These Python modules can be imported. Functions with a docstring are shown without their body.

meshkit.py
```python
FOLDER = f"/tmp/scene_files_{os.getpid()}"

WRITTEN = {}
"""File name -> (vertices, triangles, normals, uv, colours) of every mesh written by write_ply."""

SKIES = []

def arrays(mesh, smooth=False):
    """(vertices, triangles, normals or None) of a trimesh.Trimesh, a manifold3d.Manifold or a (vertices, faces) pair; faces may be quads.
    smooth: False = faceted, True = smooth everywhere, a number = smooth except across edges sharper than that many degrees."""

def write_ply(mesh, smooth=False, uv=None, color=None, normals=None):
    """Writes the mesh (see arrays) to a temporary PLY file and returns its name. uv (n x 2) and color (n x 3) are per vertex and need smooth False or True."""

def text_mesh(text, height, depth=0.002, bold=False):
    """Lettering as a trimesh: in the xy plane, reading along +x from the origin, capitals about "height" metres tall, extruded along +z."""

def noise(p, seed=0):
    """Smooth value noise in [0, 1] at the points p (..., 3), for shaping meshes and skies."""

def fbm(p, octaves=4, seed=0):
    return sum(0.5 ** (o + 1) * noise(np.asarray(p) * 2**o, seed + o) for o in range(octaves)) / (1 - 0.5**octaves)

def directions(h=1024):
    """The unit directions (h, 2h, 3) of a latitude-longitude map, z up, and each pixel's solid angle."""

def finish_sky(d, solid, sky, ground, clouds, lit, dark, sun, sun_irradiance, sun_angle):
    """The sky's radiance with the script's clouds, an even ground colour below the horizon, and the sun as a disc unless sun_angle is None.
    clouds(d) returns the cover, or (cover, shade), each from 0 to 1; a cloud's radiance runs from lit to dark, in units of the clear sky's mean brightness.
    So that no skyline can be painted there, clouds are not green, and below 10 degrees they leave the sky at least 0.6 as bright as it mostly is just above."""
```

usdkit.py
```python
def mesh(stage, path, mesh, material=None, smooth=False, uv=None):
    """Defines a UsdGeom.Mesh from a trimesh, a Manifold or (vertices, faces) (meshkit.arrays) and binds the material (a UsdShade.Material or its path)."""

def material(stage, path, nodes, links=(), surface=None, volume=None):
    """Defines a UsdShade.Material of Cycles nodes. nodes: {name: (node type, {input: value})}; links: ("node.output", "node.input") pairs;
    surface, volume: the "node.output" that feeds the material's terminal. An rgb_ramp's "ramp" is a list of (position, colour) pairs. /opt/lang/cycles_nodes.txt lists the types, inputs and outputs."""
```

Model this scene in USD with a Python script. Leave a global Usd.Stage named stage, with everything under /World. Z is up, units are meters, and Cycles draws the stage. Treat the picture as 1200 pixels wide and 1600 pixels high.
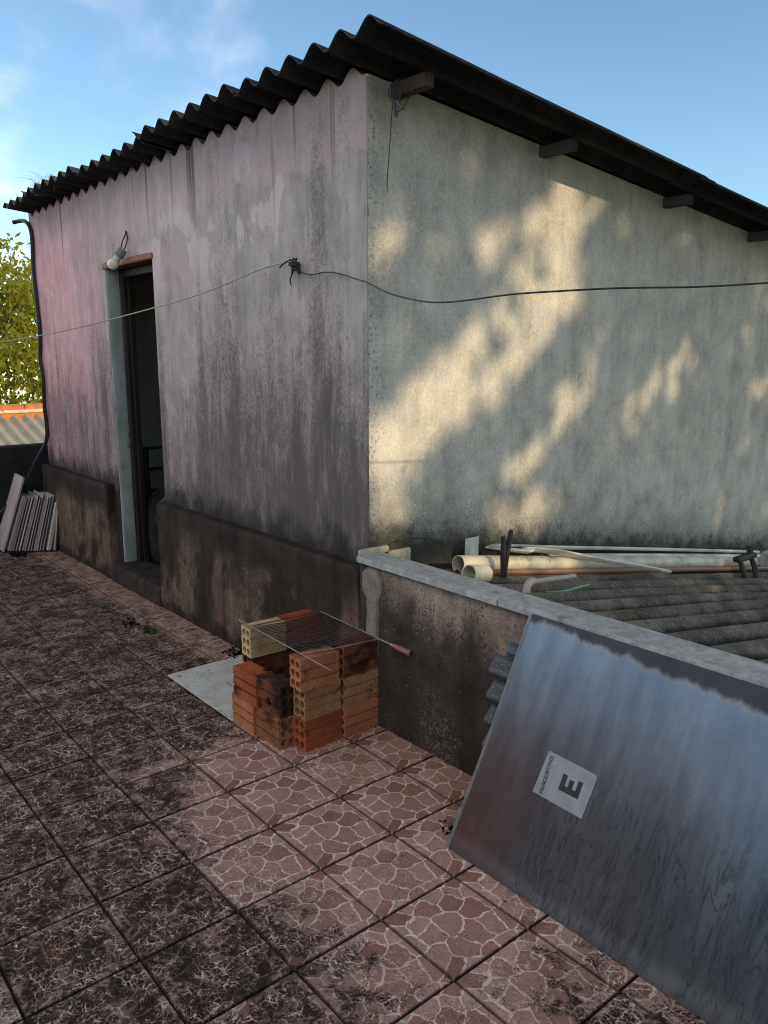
import math, numpy as np, trimesh, manifold3d, usdkit, meshkit
from pxr import Usd, UsdGeom, UsdLux, UsdShade, Gf, Sdf, Vt
from shapely.geometry import Polygon, Point, box as sbox
from shapely import affinity

stage = Usd.Stage.CreateInMemory()
UsdGeom.SetStageUpAxis(stage, 'Z'); UsdGeom.SetStageMetersPerUnit(stage, 1.0)
world = UsdGeom.Xform.Define(stage, '/World'); stage.SetDefaultPrim(world.GetPrim())
UsdGeom.Scope.Define(stage, '/World/Looks')

# ------------------------------------------------------------------ camera
EYE = np.array([2.5488, -0.4162, 1.6660]); YAW, PITCH, ROLL = -0.87235, -0.195467, -0.00098
cam = UsdGeom.Camera.Define(stage, '/World/camera')
fw = np.array([math.cos(PITCH)*math.sin(YAW), math.cos(PITCH)*math.cos(YAW), math.sin(PITCH)])
rt = np.cross(fw, [0, 0, 1]); rt /= np.linalg.norm(rt); up = np.cross(rt, fw)
rt, up = math.cos(ROLL)*rt+math.sin(ROLL)*up, -math.sin(ROLL)*rt+math.cos(ROLL)*up
M = Gf.Matrix4d(*rt, 0, *up, 0, *(-fw), 0, *EYE, 1)
cam.AddTransformOp().Set(M)
cam.CreateHorizontalApertureAttr(36.0); cam.CreateVerticalApertureAttr(48.0)
cam.CreateFocalLengthAttr(1240.4/1200*36.0)
cam.CreateClippingRangeAttr(Gf.Vec2f(0.05, 2000))
cam.GetPrim().CreateAttribute('exposure', Sdf.ValueTypeNames.Float).Set(1.05)

# ------------------------------------------------------------------ sky and sun
SUN_EL, SUN_AZ = math.radians(22.0), math.radians(20.0)          # azimuth from +x towards +y
SUN = np.array([math.cos(SUN_EL)*math.cos(SUN_AZ), math.cos(SUN_EL)*math.sin(SUN_AZ), math.sin(SUN_EL)])
SKY_STRENGTH = 0.10
SUN_INTENSITY = 0.56

# material graph helper ----------------------------------------------------
class Ref:
    def __init__(s, t): s.t = t
class Node:
    def __init__(s, n): s._n = n
    def __getattr__(s, k): return Ref(f'{s._n}.{k}')
class Graph:
    def __init__(s): s.N, s.L = {}, []
    def __call__(s, kind, **kw):
        n = f'{kind}_{len(s.N)}'; inp = {}
        for k, v in kw.items():
            if isinstance(v, Node): raise ValueError(k)
            if isinstance(v, Ref): s.L.append((v.t, f'{n}.{k}'))
            else: inp[k] = v
        s.N[n] = (kind, inp); return Node(n)
    # short forms
    def pos(s): return s('geometry').position
    def scale(s, v, sc, loc=(0, 0, 0)): return s('mapping', mapping_type='point', vector=v, scale=sc, location=loc).vector
    def noise(s, v, scale=1., detail=4., rough=.55, dist=0., dims='3D'):
        return s('noise_texture', dimensions=dims, vector=v, scale=scale, detail=detail, roughness=rough, distortion=dist).fac
    def smooth(s, v, a, b, lo=0., hi=1.):
        return s('map_range', range_type='smoothstep', value=v, from_min=a, from_max=b, to_min=lo, to_max=hi).result
    def lin(s, v, a, b, lo=0., hi=1.):
        return s('map_range', range_type='linear', value=v, from_min=a, from_max=b, to_min=lo, to_max=hi, clamp=True).result
    def m(s, op, a, b=0., c=0., clamp=False): return s('math', math_type=op, value1=a, value2=b, value3=c, use_clamp=clamp).value
    def mul(s, a, b): return s.m('multiply', a, b)
    def add(s, a, b): return s.m('add', a, b)
    def sub(s, a, b): return s.m('subtract', a, b)
    def mix(s, f, a, b, t='mix'): return s('mix', mix_type=t, fac=f, color1=a, color2=b).color
    def ramp(s, f, stops): return s('rgb_ramp', fac=f, ramp=stops).color
    def xyz(s, v): return s('separate_xyz', vector=v)
    def vec(s, x, y, z): return s('combine_xyz', x=x, y=y, z=z).vector
    def gain(s, col, f): # multiply a colour by a scalar
        return s.mix(1., col, s.vec(f, f, f), 'multiply')
    def bump(s, h, strength=.3, dist=.01): return s('bump', height=h, strength=strength, distance=dist).normal
    def out(s, path, **kw):
        b = s('principled_bsdf', **kw)
        return usdkit.material(stage, '/World/Looks/'+path, s.N, s.L, surface=b.BSDF.t)

g = Graph()
skyt = g('sky_texture', sky_type='single_scattering', sun_disc=False, sun_elevation=SUN_EL,
         sun_rotation=math.atan2(SUN[0], SUN[1]), altitude=1500., air_density=1.0, aerosol_density=0.4, ozone_density=0.8)
d = g('texture_coordinate').generated
dx_ = g.xyz(d); dz = dx_.z
h_ = g.add(g.m('maximum', dz, 0.), .16)
cp = g.vec(g.m('divide', dx_.x, h_), g.m('divide', dx_.y, h_), 0.)       # flat cloud layer, added mostly out of view to brighten the shade
CLOUD_OFF = (-21.2, -14.4, .0)  # offset picked so the camera looks into a gap of the added cloud
cl = g.noise(g.scale(cp, (.42, .42, 1.), CLOUD_OFF), 1., 7., .56, .25)
cover = g.mul(g.smooth(cl, .47, .63), g.smooth(dz, .05, .50, .5, 1.))
skyc = g.mix(cover, g.mix(1., skyt.color, (.84, 1.0, 1.0), 'multiply'), (8.0, 7.7, 7.3))
bg = g('background_shader', color=skyc, strength=SKY_STRENGTH)
sky_mat = usdkit.material(stage, '/World/Looks/sky', g.N, g.L, surface=bg.background.t)
dome = UsdLux.DomeLight.Define(stage, '/World/sky')
dome.GetPrim().SetCustomDataByKey('kind', 'structure'); dome.GetPrim().SetCustomDataByKey('label', 'blue sky with cloud added overhead, out of view, to brighten the shade')
UsdShade.MaterialBindingAPI.Apply(dome.GetPrim()).Bind(sky_mat)
sun = UsdLux.DistantLight.Define(stage, '/World/sun')
sun.CreateNormalizeAttr(True); sun.CreateIntensityAttr(SUN_INTENSITY); sun.CreateAngleAttr(0.5); sun.CreateColorAttr(Gf.Vec3f(1.0, .77, .45))
zx = SUN; xx = np.cross([0, 0, 1], zx); xx /= np.linalg.norm(xx); yy = np.cross(zx, xx)
sun.AddTransformOp().Set(Gf.Matrix4d(*xx, 0, *yy, 0, *zx, 0, 0, 0, 30, 1))

# ------------------------------------------------------------------ object helpers
used = {}
def numbered(parent, name):
    k = (parent, name); i = used.get(k, 0); used[k] = i+1
    return name if i == 0 else f'{name}_{i:03d}'
def setd(prim, label=None, cat=None, group=None, kind=None):
    for k, v in (('label', label), ('category', cat), ('group', group), ('kind', kind)):
        if v: prim.SetCustomDataByKey(k, v)
    return prim
def thing(name, label=None, cat=None, loc=(0, 0, 0), rotz=0., group=None, kind=None):
    x = UsdGeom.Xform.Define(stage, '/World/'+numbered('/World', name))
    if any(loc): x.AddTranslateOp().Set(Gf.Vec3d(*map(float, loc)))
    if rotz: x.AddRotateZOp().Set(rotz)
    return setd(x.GetPrim(), label, cat, group, kind)
def obj(name, mesh, mat, parent=None, smooth=False, label=None, cat=None, group=None, kind=None, uv=None):
    pp = str(parent.GetPath()) if parent else '/World'
    m = usdkit.mesh(stage, pp+'/'+numbered(pp, name), mesh, mat, smooth=smooth, uv=uv)
    return setd(m.GetPrim(), label, cat, group, kind)
def tm(v, f): return trimesh.Trimesh(np.asarray(v, float), np.asarray(f), process=False)
cat_ = trimesh.util.concatenate
def cbox(x0, x1, y0, y1, z0, z1, c=.004):
    c = min(c, (x1-x0)*.45, (y1-y0)*.45, (z1-z0)*.45)
    P = []
    for sx in (0, 1):
        for sy in (0, 1):
            for sz in (0, 1):
                p = np.array([x1 if sx else x0, y1 if sy else y0, z1 if sz else z0]); s = np.array([1-2*sx, 1-2*sy, 1-2*sz])*c
                P += [p+s*[0, 1, 1], p+s*[1, 0, 1], p+s*[1, 1, 0]]
    return trimesh.convex.convex_hull(np.array(P))
def rot(m, ang, axis, about=(0, 0, 0)):
    m = m.copy(); m.apply_transform(trimesh.transformations.rotation_matrix(math.radians(ang), axis, about)); return m
def move(m, v): m = m.copy(); m.apply_translation(v); return m
def tube(pts, r, sides=8, caps=True, squash=None):
    """round (or flattened: squash = (normal, factor)) rod along a polyline"""
    p = np.asarray(pts, float); n = len(p); r = np.broadcast_to(np.asarray(r, float), (n,))
    t = np.gradient(p, axis=0); t /= np.linalg.norm(t, axis=1, keepdims=True)+1e-12
    a = np.zeros_like(p); ref = np.array([0, 0, 1.]) if abs(t[0, 2]) < .9 else np.array([1., 0, 0])
    a[0] = np.cross(t[0], ref); a[0] /= np.linalg.norm(a[0])
    for i in range(1, n):
        q = a[i-1]-t[i]*(a[i-1]@t[i]); a[i] = q/np.linalg.norm(q)
    b = np.cross(t, a); ang = np.arange(sides)*2*np.pi/sides
    v = p[:, None]+r[:, None, None]*(np.cos(ang)[None, :, None]*a[:, None]+np.sin(ang)[None, :, None]*b[:, None])
    v = v.reshape(-1, 3); f = []
    for i in range(n-1):
        for j in range(sides):
            k = (j+1) % sides; A, B_, C_, D = i*sides+j, i*sides+k, (i+1)*sides+k, (i+1)*sides+j
            f += [[A, B_, C_], [A, C_, D]]
    if caps:
        v = np.vstack([v, p[0], p[-1]]); c0, c1 = len(v)-2, len(v)-1
        for j in range(sides):
            k = (j+1) % sides; f += [[c0, k, j], [c1, (n-1)*sides+j, (n-1)*sides+k]]
    m = tm(v, f); m.fix_normals(); return m
def spline(pts, n=24):
    from scipy.interpolate import CubicSpline
    p = np.asarray(pts, float); s = np.r_[0, np.cumsum(np.linalg.norm(np.diff(p, axis=0), axis=1))]
    return CubicSpline(s, p)(np.linspace(0, s[-1], n))
def pipe(p0, p1, r, wall, sides=28):
    """open-ended hollow pipe"""
    p0, p1 = np.array(p0, float), np.array(p1, float); L = np.linalg.norm(p1-p0)
    C = manifold3d.Manifold.cylinder(L, r, r, sides)-manifold3d.Manifold.cylinder(L+.02, r-wall, r-wall, sides).translate((0, 0, -.01))
    k = C.to_mesh(); m = tm(k.vert_properties[:, :3], k.tri_verts)
    T = trimesh.geometry.align_vectors([0, 0, 1], (p1-p0)/L); m.apply_transform(T); m.apply_translation(p0); return m
def rough_box(x0, x1, y0, y1, z0, z1, amp=.006, freq=6., res=.05, c=.02, seed=0):
    m = manifold3d.Manifold.hull_points(np.array(cbox(x0, x1, y0, y1, z0, z1, c).vertices)).refine_to_length(res).to_mesh()
    v, f = np.array(m.vert_properties[:, :3]), np.array(m.tri_verts)
    t = tm(v, f); n = t.vertex_normals
    v = v+n*(meshkit.fbm(v*freq, 3, seed)*amp*2)[:, None]
    return tm(v, f)
def wave_sheet(x0, x1, y0, y1, zc, pitch, amp, thick, phase=0., axis='y', slope=0., per=14, ny=6, jit=0., seed=1):
    """corrugated sheet: ridges along y; z = zc + slope*(y-y0) + amp cos"""
    nx = max(int((x1-x0)/pitch*per), 4)
    xs = np.linspace(x0, x1, nx+1); ys = np.linspace(y0, y1, ny+1)
    X, Y = np.meshgrid(xs, ys, indexing='ij')
    Z = zc+slope*(Y-y0)+amp*np.cos(2*np.pi*(X-phase)/pitch)
    if jit:
        P = np.stack([X, Y, Z], -1).reshape(-1, 3)
        Z = Z+(meshkit.fbm(P*np.array([3., 1.2, 1.]), 3, seed)*jit).reshape(Z.shape)
        Y = Y.copy(); Y[:, 0] += (meshkit.noise(P*9, seed+5).reshape(Z.shape)[:, 0])*jit*.6
    top = np.stack([X, Y, Z+thick/2], -1).reshape(-1, 3); bot = np.stack([X, Y, Z-thick/2], -1).reshape(-1, 3)
    N = len(top); f = []; w = ny+1
    for i in range(nx):
        for j in range(ny):
            a, b, c, d_ = i*w+j, (i+1)*w+j, (i+1)*w+j+1, i*w+j+1
            f += [[a, b, c], [a, c, d_], [N+a, N+c, N+b], [N+a, N+d_, N+c]]
    for i in range(nx):
        a, b = i*w, (i+1)*w; f += [[a, N+b, b], [a, N+a, N+b]]
        a, b = i*w+ny, (i+1)*w+ny; f += [[a, b, N+b], [a, N+b, N+a]]
    for j in range(ny):
        a, b = j, j+1; f += [[a, b, N+b], [a, N+b, N+a]]
        a, b = nx*w+j, nx*w+j+1; f += [[a, N+b, b], [a, N+a, N+b]]
    return tm(np.vstack([top, bot]), f)
rng = np.random.default_rng(7)

# ------------------------------------------------------------------ materials
MAT = {}
def plain(name, col, rough=.6, var=.25, scale=18., metallic=0., bump=.15, stretch=(1, 1, 1), spots=None):
    g = Graph(); p = g.scale(g.pos(), stretch); n = g.noise(p, scale, 6., .6)
    n2 = g.noise(p, scale*6, 3., .6)
    c = g.gain(col, g.add(g.lin(n, .3, .7, 1-var, 1+var), g.lin(n2, .3, .7, -var*.4, var*.4)))
    if spots:
        sc, th, colr = spots; s = g.smooth(g.noise(p, sc, 5., .65), th, th+.08); c = g.mix(s, c, colr)
    MAT[name] = g.out(name, base_color=c, roughness=g.lin(n2, .3, .7, rough-.1, rough+.1), metallic=metallic, specular_ior_level=(.1 if rough >= .7 and not metallic else .4), normal=g.bump(n2, bump, .004)); return MAT[name]

def mat_pink():
    g = Graph(); P = g.pos(); s = g.xyz(P); x, z = s.x, s.z
    big = g.noise(P, 1.1, 5., .6); med = g.noise(P, 4.5, 6., .62)
    xf = g.add(x, g.mul(g.sub(big, .5), 2.4))
    base = g.ramp(g.lin(xf, -4.9, -.2), [(0, (.50, .26, .275)), (.2, (.45, .255, .27)), (.42, (.365, .275, .272)), (.7, (.325, .27, .262)), (1, (.29, .25, .243))])
    base = g.mix(g.smooth(z, 2.35, 2.7), base, g.mix(.4, base, (.45, .30, .315)))
    # broad vertical runs below the troughs of the roof
    wob = g.mul(g.sub(g.noise(g.scale(P, (1, 1, .25)), 3., 3.), .5), .16)
    runs = g.m('sine', g.mul(g.add(x, wob), 2*math.pi/.1755))
    runs = g.mul(runs, g.smooth(g.noise(g.scale(P, (1, 1, .3)), 1.7, 3.), .4, .65))
    st = g.noise(g.scale(P, (6, 6, 1.0)), 1., 8., .64)
    st2 = g.noise(g.scale(P, (26, 26, 5.)), 1., 6., .65)
    iso = g.noise(P, 7., 9., .68)
    c = g.gain(base, g.add(g.add(g.add(g.lin(st, .28, .72, .80, 1.18), g.lin(iso, .3, .7, -.17, .17)), g.lin(st2, .3, .7, -.13, .13)), g.mul(runs, .03)))
    # old flaked paint: paler islands and darker bare ones
    fl = g.noise(g.scale(P, (1, 1, .55)), 2.1, 7., .6, .35)
    c = g.mix(g.mul(g.smooth(fl, .575, .60), g.smooth(z, 1.7, 2.3, .12, .62)), c, (.48, .39, .395))
    fl2 = g.noise(g.scale(P, (1, 1, .8), (5.2, 0, 2.2)), 1.35, 7., .6, .3)
    c = g.mix(g.mul(g.smooth(fl2, .57, .595), g.smooth(z, 1.5, 2.4, .0, .55)), c, (.27, .19, .19))
    # line of the old ceiling band
    bandz = g.add(z, g.mul(g.sub(g.noise(P, 5., 6., .65), .5), .26))
    c = g.mix(g.mul(g.smooth(bandz, 2.50, 2.515), .30), c, (.46, .31, .32))
    # dark runs from the roof
    dr = g.smooth(g.noise(g.scale(P, (16, 16, .5)), 1., 3., .5), .60, .72)
    c = g.mix(g.mul(g.mul(dr, g.smooth(z, 2.15, 2.72)), .75), c, (.055, .04, .042))
    # black mould grains, thicker low down and to the right
    zone = g.noise(g.scale(P, (3.2, 3.2, .5)), 1., 5., .6)
    dens = g.add(g.mul(g.smooth(z, 2.25, 1.0), .20), g.mul(g.smooth(zone, .35, .7), .15))
    dens = g.add(dens, g.mul(g.smooth(x, -2.6, -.6), .05))
    grain = g.noise(g.scale(P, (1, 1, .5)), 110., 4., .75)
    grain2 = g.noise(g.scale(P, (1, 1, .45)), 34., 6., .72)
    col = g.noise(g.scale(P, (11, 11, 1.0), (2, 0, 5)), 1., 7., .66)     # vertical damp runs
    gg = g.add(g.add(g.mul(grain, .50), g.mul(grain2, .25)), g.mul(col, .25))
    gr = g.smooth(g.add(gg, dens), .60, .84)
    c = g.mix(g.mul(gr, .80), c, (.045, .036, .037))
    spots = g.smooth(g.add(g.noise(g.scale(P, (1, 1, .7), (3, 0, 9)), 60., 3., .6), g.mul(dens, .13)), .68, .76)
    c = g.mix(g.mul(spots, .6), c, (.035, .028, .03))
    pl = g.mul(g.smooth(g.noise(g.scale(P, (22, 22, 3.2), (1, 4, 2)), 1., 7., .68), .50, .66), g.smooth(z, 2.3, 1.7))
    c = g.mix(g.mul(pl, .30), c, (.44, .37, .36))
    # pale grains
    pg = g.smooth(g.noise(g.scale(P, (1, 1, .8), (7, 3, 1)), 75., 2., .6), .70, .76)
    c = g.mix(g.mul(pg, .6), c, (.50, .44, .43))
    # dirt wash and fringe at the foot
    wash = g.mul(g.smooth(g.add(z, g.mul(g.sub(iso, .5), 1.6)), 1.9, .8), g.smooth(x, -3.4, -.8, .22, .46))
    c = g.mix(wash, c, (.085, .070, .068))
    fr = g.smooth(g.add(z, g.mul(g.sub(g.noise(g.scale(P, (1, 1, .6)), 9., 6., .65), .5), .40)), .92, .70)
    c = g.mix(g.mul(fr, .93), c, (.02, .017, .018))
    # corner soot at the arris
    MAT['pink'] = g.out('pink_plaster', base_color=c, roughness=.9, specular_ior_level=.08,
        normal=g.bump(g.add(g.mul(med, .6), g.add(g.mul(grain, .35), g.mul(fl, .5))), .35, .012))
mat_pink()

def mat_gable():
    g = Graph(); P = g.pos(); s = g.xyz(P); y, z = s.y, s.z
    big = g.noise(P, .9, 5., .6); med = g.noise(P, 5., 7., .65); st = g.noise(g.scale(P, (5, 5, .5)), 1., 7., .62)
    st2 = g.noise(g.scale(P, (22, 22, 1.2)), 1., 5., .6)
    base = g.ramp(g.add(g.mul(big, .5), g.mul(med, .5)), [(.25, (.31, .30, .28)), (.5, (.415, .40, .375)), (.75, (.505, .485, .45))])
    c = g.gain(base, g.add(g.lin(st, .28, .72, .84, 1.13), g.add(g.lin(st2, .3, .7, -.06, .06), g.lin(med, .3, .7, -.15, .15))))
    # trowel cracks and pale scuffs
    ridge = g.m('absolute', g.sub(g.noise(g.scale(P, (1, 1, .7)), 7., 8., .65, .8), .5))
    c = g.mix(g.mul(g.smooth(ridge, .03, .0), .32), c, (.58, .55, .46))
    grain = g.noise(P, 70., 3., .7)
    c = g.gain(c, g.lin(grain, .3, .7, .84, 1.14))
    # darker low part following the lower roof, black grains there
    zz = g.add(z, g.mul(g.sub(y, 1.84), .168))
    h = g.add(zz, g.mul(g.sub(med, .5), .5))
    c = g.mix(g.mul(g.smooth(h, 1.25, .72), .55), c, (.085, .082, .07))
    fg = g.noise(P, 125., 4., .72)
    gr = g.smooth(g.add(g.add(g.mul(fg, .7), g.mul(med, .3)), g.mul(g.smooth(zz, 1.30, .78), .16)), .60, .76)
    c = g.mix(g.mul(gr, .75), c, (.035, .034, .028))
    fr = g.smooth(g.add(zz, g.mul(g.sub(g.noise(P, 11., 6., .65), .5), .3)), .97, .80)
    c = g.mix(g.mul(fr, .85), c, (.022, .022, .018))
    # mould grains near the arris
    cd = g.smooth(y, 2.0, 1.8)
    vg = g.noise(P, 75., 4., .7)
    c = g.mix(g.mul(g.smooth(g.add(vg, g.mul(cd, .12)), .68, .73), g.mul(cd, .7)), c, (.03, .03, .028))
    MAT['gable'] = g.out('grey_plaster', base_color=c, roughness=.92, specular_ior_level=.08,
        normal=g.bump(g.add(g.mul(med, .7), g.mul(grain, .35)), .4, .012))
mat_gable()

def mat_dado(name, right):
    g = Graph(); P = g.pos(); s = g.xyz(P); x, z = s.x, s.z
    big = g.noise(g.scale(P, (1, 1, .6)), 1.7, 6., .62, .3); med = g.noise(P, 7., 7., .66); grain = g.noise(P, 90., 3., .7)
    st = g.noise(g.scale(P, (14, 14, .9)), 1., 6., .6)
    tan = g.ramp(med, [(.3, (.075, .045, .034)), (.5, (.118, .078, .062)), (.7, (.195, .135, .107))])
    if right: tan = g.ramp(med, [(.3, (.14, .105, .086)), (.5, (.26, .195, .16)), (.7, (.36, .285, .24))])
    black = g.ramp(g.add(g.mul(med, .6), g.mul(grain, .4)), [(.3, (.010, .008, .007)), (.7, (.034, .027, .022))])
    if right:
        mask = g.smooth(g.add(g.sub(z, g.mul(g.smooth(x, -.1, .9), .02)), g.mul(g.sub(big, .5), .95)), .72, .44)
        mask = g.m('maximum', mask, g.mul(g.smooth(x, .0, -.17), .9))
    else:
        top = g.smooth(g.add(z, g.mul(g.sub(big, .5), .55)), .42, .60)
        mask = g.m('maximum', top, g.smooth(big, .44, .56))
        mask = g.m('maximum', mask, g.smooth(g.add(z, g.mul(g.sub(med, .5), .2)), .12, .02))
    mask = g.m('minimum', g.add(mask, g.mul(g.smooth(g.add(grain, g.mul(med, .25)), .64, .78), .7)), 1.)
    c = g.mix(g.mul(mask, .93), tan, black)
    c = g.gain(c, g.lin(st, .3, .7, .75, 1.25))
    # pale lichen grains
    lg = g.smooth(g.add(g.noise(P, 55., 4., .7), g.mul(g.sub(g.noise(P, 2.6, 3.), .5), .35)), .66, .72)
    c = g.mix(g.mul(lg, .55 if right else .22), c, (.30, .27, .22))
    if right:   # whitish roots / lichen threads around the middle
        rd = g.m('absolute', g.sub(g.noise(P, 26., 5., .6, 1.2), .5))
        zone = g.smooth(g.noise(g.scale(P, (1, 1, 1), (2.3, 0, 1.1)), 2.4, 3.), .5, .66)
        c = g.mix(g.mul(g.mul(g.smooth(rd, .012, .0), zone), .7), c, (.42, .38, .31))
    MAT[name] = g.out(name, base_color=c, roughness=.88, specular_ior_level=.06, normal=g.bump(g.add(g.mul(med, .8), g.mul(grain, .4)), .6, .014))
mat_dado('mould_plaster', False); mat_dado('parapet_plaster', True)

def mat_tile():
    g = Graph(); P = g.pos(); s = g.xyz(P); uv = g('texture_coordinate').UV
    w = g('noise_texture', dimensions='2D', vector=uv, scale=5., detail=2.).color
    uvw = g('vector_math', math_type='multiply_add', vector1=w, vector2=(.11, .11, 0), vector3=uv).vector
    de = g('voronoi_texture', dimensions='2D', feature='distance_to_edge', vector=uvw, scale=4.3, randomness=.95).distance
    vc = g('voronoi_texture', dimensions='2D', feature='f1', vector=uvw, scale=4.3, randomness=.95).color
    vr = g('separate_color', color=vc).r
    rnd = g('white_noise_texture', dimensions='3D', vector=g('vector_math', math_type='floor', vector1=g.scale(P, (1/.31, 1/.31, 0), (.001, .001, .5))).vector).value
    grain = g.noise(P, 120., 4., .7); g2 = g.noise(P, 34., 5., .65)
    stone = g.ramp(g.add(g.mul(vr, .6), g.mul(g2, .4)), [(.15, (.20, .095, .070)), (.4, (.30, .155, .118)), (.6, (.355, .20, .16)), (.85, (.43, .28, .235))])
    stone = g.gain(stone, g.add(g.lin(grain, .3, .7, .72, 1.25), g.lin(rnd, 0., 1., -.08, .08)))
    lw = g.lin(g.noise(uv, 9., 3., .6), .35, .68, .012, .062)
    line = g.smooth(g.sub(g.add(de, g.mul(g.sub(g2, .5), .04)), lw), .014, -.008)
    print_ = g.mix(g.mul(line, g.lin(g.noise(P, 7., 4.), .3, .6, .55, 1.)), stone, g.gain((.72, .545, .45), g.lin(grain, .3, .7, .75, 1.2)))
    # dust film
    # --- black weathering; amount depends on where people walk and what drips
    big = g.noise(P, 1.3, 4., .6)
    # people and water leave the band along the low wall cleaner
    ox = g.add(g.m('maximum', g.sub(-.02, s.x), 0.), g.mul(g.m('maximum', g.sub(s.x, 1.25), 0.), .6))
    oy = g.m('maximum', g.sub(.97, s.y), 0.)
    dist = g.add(g.m('sqrt', g.add(g.mul(ox, ox), g.mul(oy, oy))), g.mul(g.sub(big, .5), .75))
    amt = g.smooth(g.add(dist, g.mul(g.sub(rnd, .5), .22)), -.14, .47)
    amt = g.m('multiply_add', g.sub(rnd, .5), .22, amt)
    strip = g.smooth(s.y, 1.40, 1.62)
    amt = g.mul(amt, g.lin(strip, 0., 1., 1., .62))
    near = g.smooth(g.add(s.y, g.mul(s.x, -.3)), .1, -.55)           # lighter again in the foreground
    d1 = g.noise(P, 13., 10., .74, .35); d2 = g.noise(P, 110., 6., .78)
    dd = g.add(g.mul(d1, .62), g.mul(d2, .38))
    vign = g.m('maximum', g.m('absolute', g.sub(g.xyz(uv).x, .5)), g.m('absolute', g.sub(g.xyz(uv).y, .5)))
    amt = g.sub(amt, g.mul(g.smooth(vign, .34, .5), .20))             # joints' shoulders stay cleaner
    th = g.lin(amt, 0., 1., .655, .437)
    dirt = g.smooth(g.sub(dd, th), -.03, .055)
    film = g.mul(g.smooth(g.add(amt, g.mul(g.sub(g.noise(P, 5., 5., .6), .5), .9)), .05, 1.0), .50)
    dcol = g.ramp(g2, [(.3, (.012, .009, .008)), (.55, (.028, .018, .014)), (.75, (.085, .045, .033))])
    # fine pale crackle where the film has broken
    wv = g('noise_texture', vector=P, scale=11., detail=5., roughness=.6).color
    wp = g('vector_math', math_type='multiply_add', vector1=wv, vector2=(.085, .085, 0), vector3=P).vector
    v1 = g('voronoi_texture', dimensions='2D', feature='distance_to_edge', vector=wp, scale=31.).distance
    v2 = g('voronoi_texture', dimensions='2D', feature='distance_to_edge', vector=wp, scale=74.).distance
    brk = g.noise(P, 26., 6., .7)
    web = g.m('maximum', g.smooth(g.add(v1, g.mul(g.sub(d2, .5), .12)), .070, .02), g.mul(g.smooth(v2, .10, .02), .6))
    web = g.mul(web, g.smooth(g.add(brk, g.mul(g.sub(g.noise(P, 6., 4.), .5), .5)), .45, .62))
    web = g.m('maximum', web, g.mul(g.smooth(d2, .59, .68), .55))
    print_ = g.mix(film, print_, g.gain((.095, .058, .046), g.lin(d2, .3, .7, .5, 1.5)))
    c = g.mix(g.mul(dirt, g.lin(line, 0., 1., .97, .80)), print_, dcol)
    c = g.mix(g.mul(g.mul(web, g.smooth(amt, .05, .5)), .88), c, (.76, .56, .47))
    shoulder = g.smooth(g.add(vign, g.mul(g.sub(d1, .5), .035)), .474, .490)
    c = g.mix(g.mul(shoulder, .85), c, (.016, .012, .010))
    # rust tint, rare
    rs = g.smooth(g.noise(g.scale(P, (1, 1, 1), (9.3, 4.1, 0)), 2.4, 4., .6), .66, .76)
    c = g.mix(g.mul(rs, .55), c, g.gain((.30, .115, .03), g.lin(d2, .3, .7, .4, 1.3)))
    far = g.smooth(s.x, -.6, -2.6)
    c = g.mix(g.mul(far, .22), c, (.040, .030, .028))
    pep = g.smooth(g.add(g.noise(P, 150., 3., .7), g.mul(g.sub(d1, .5), .55)), .55, .66)
    c = g.mix(g.mul(pep, .72), c, (.022, .016, .014))
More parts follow.
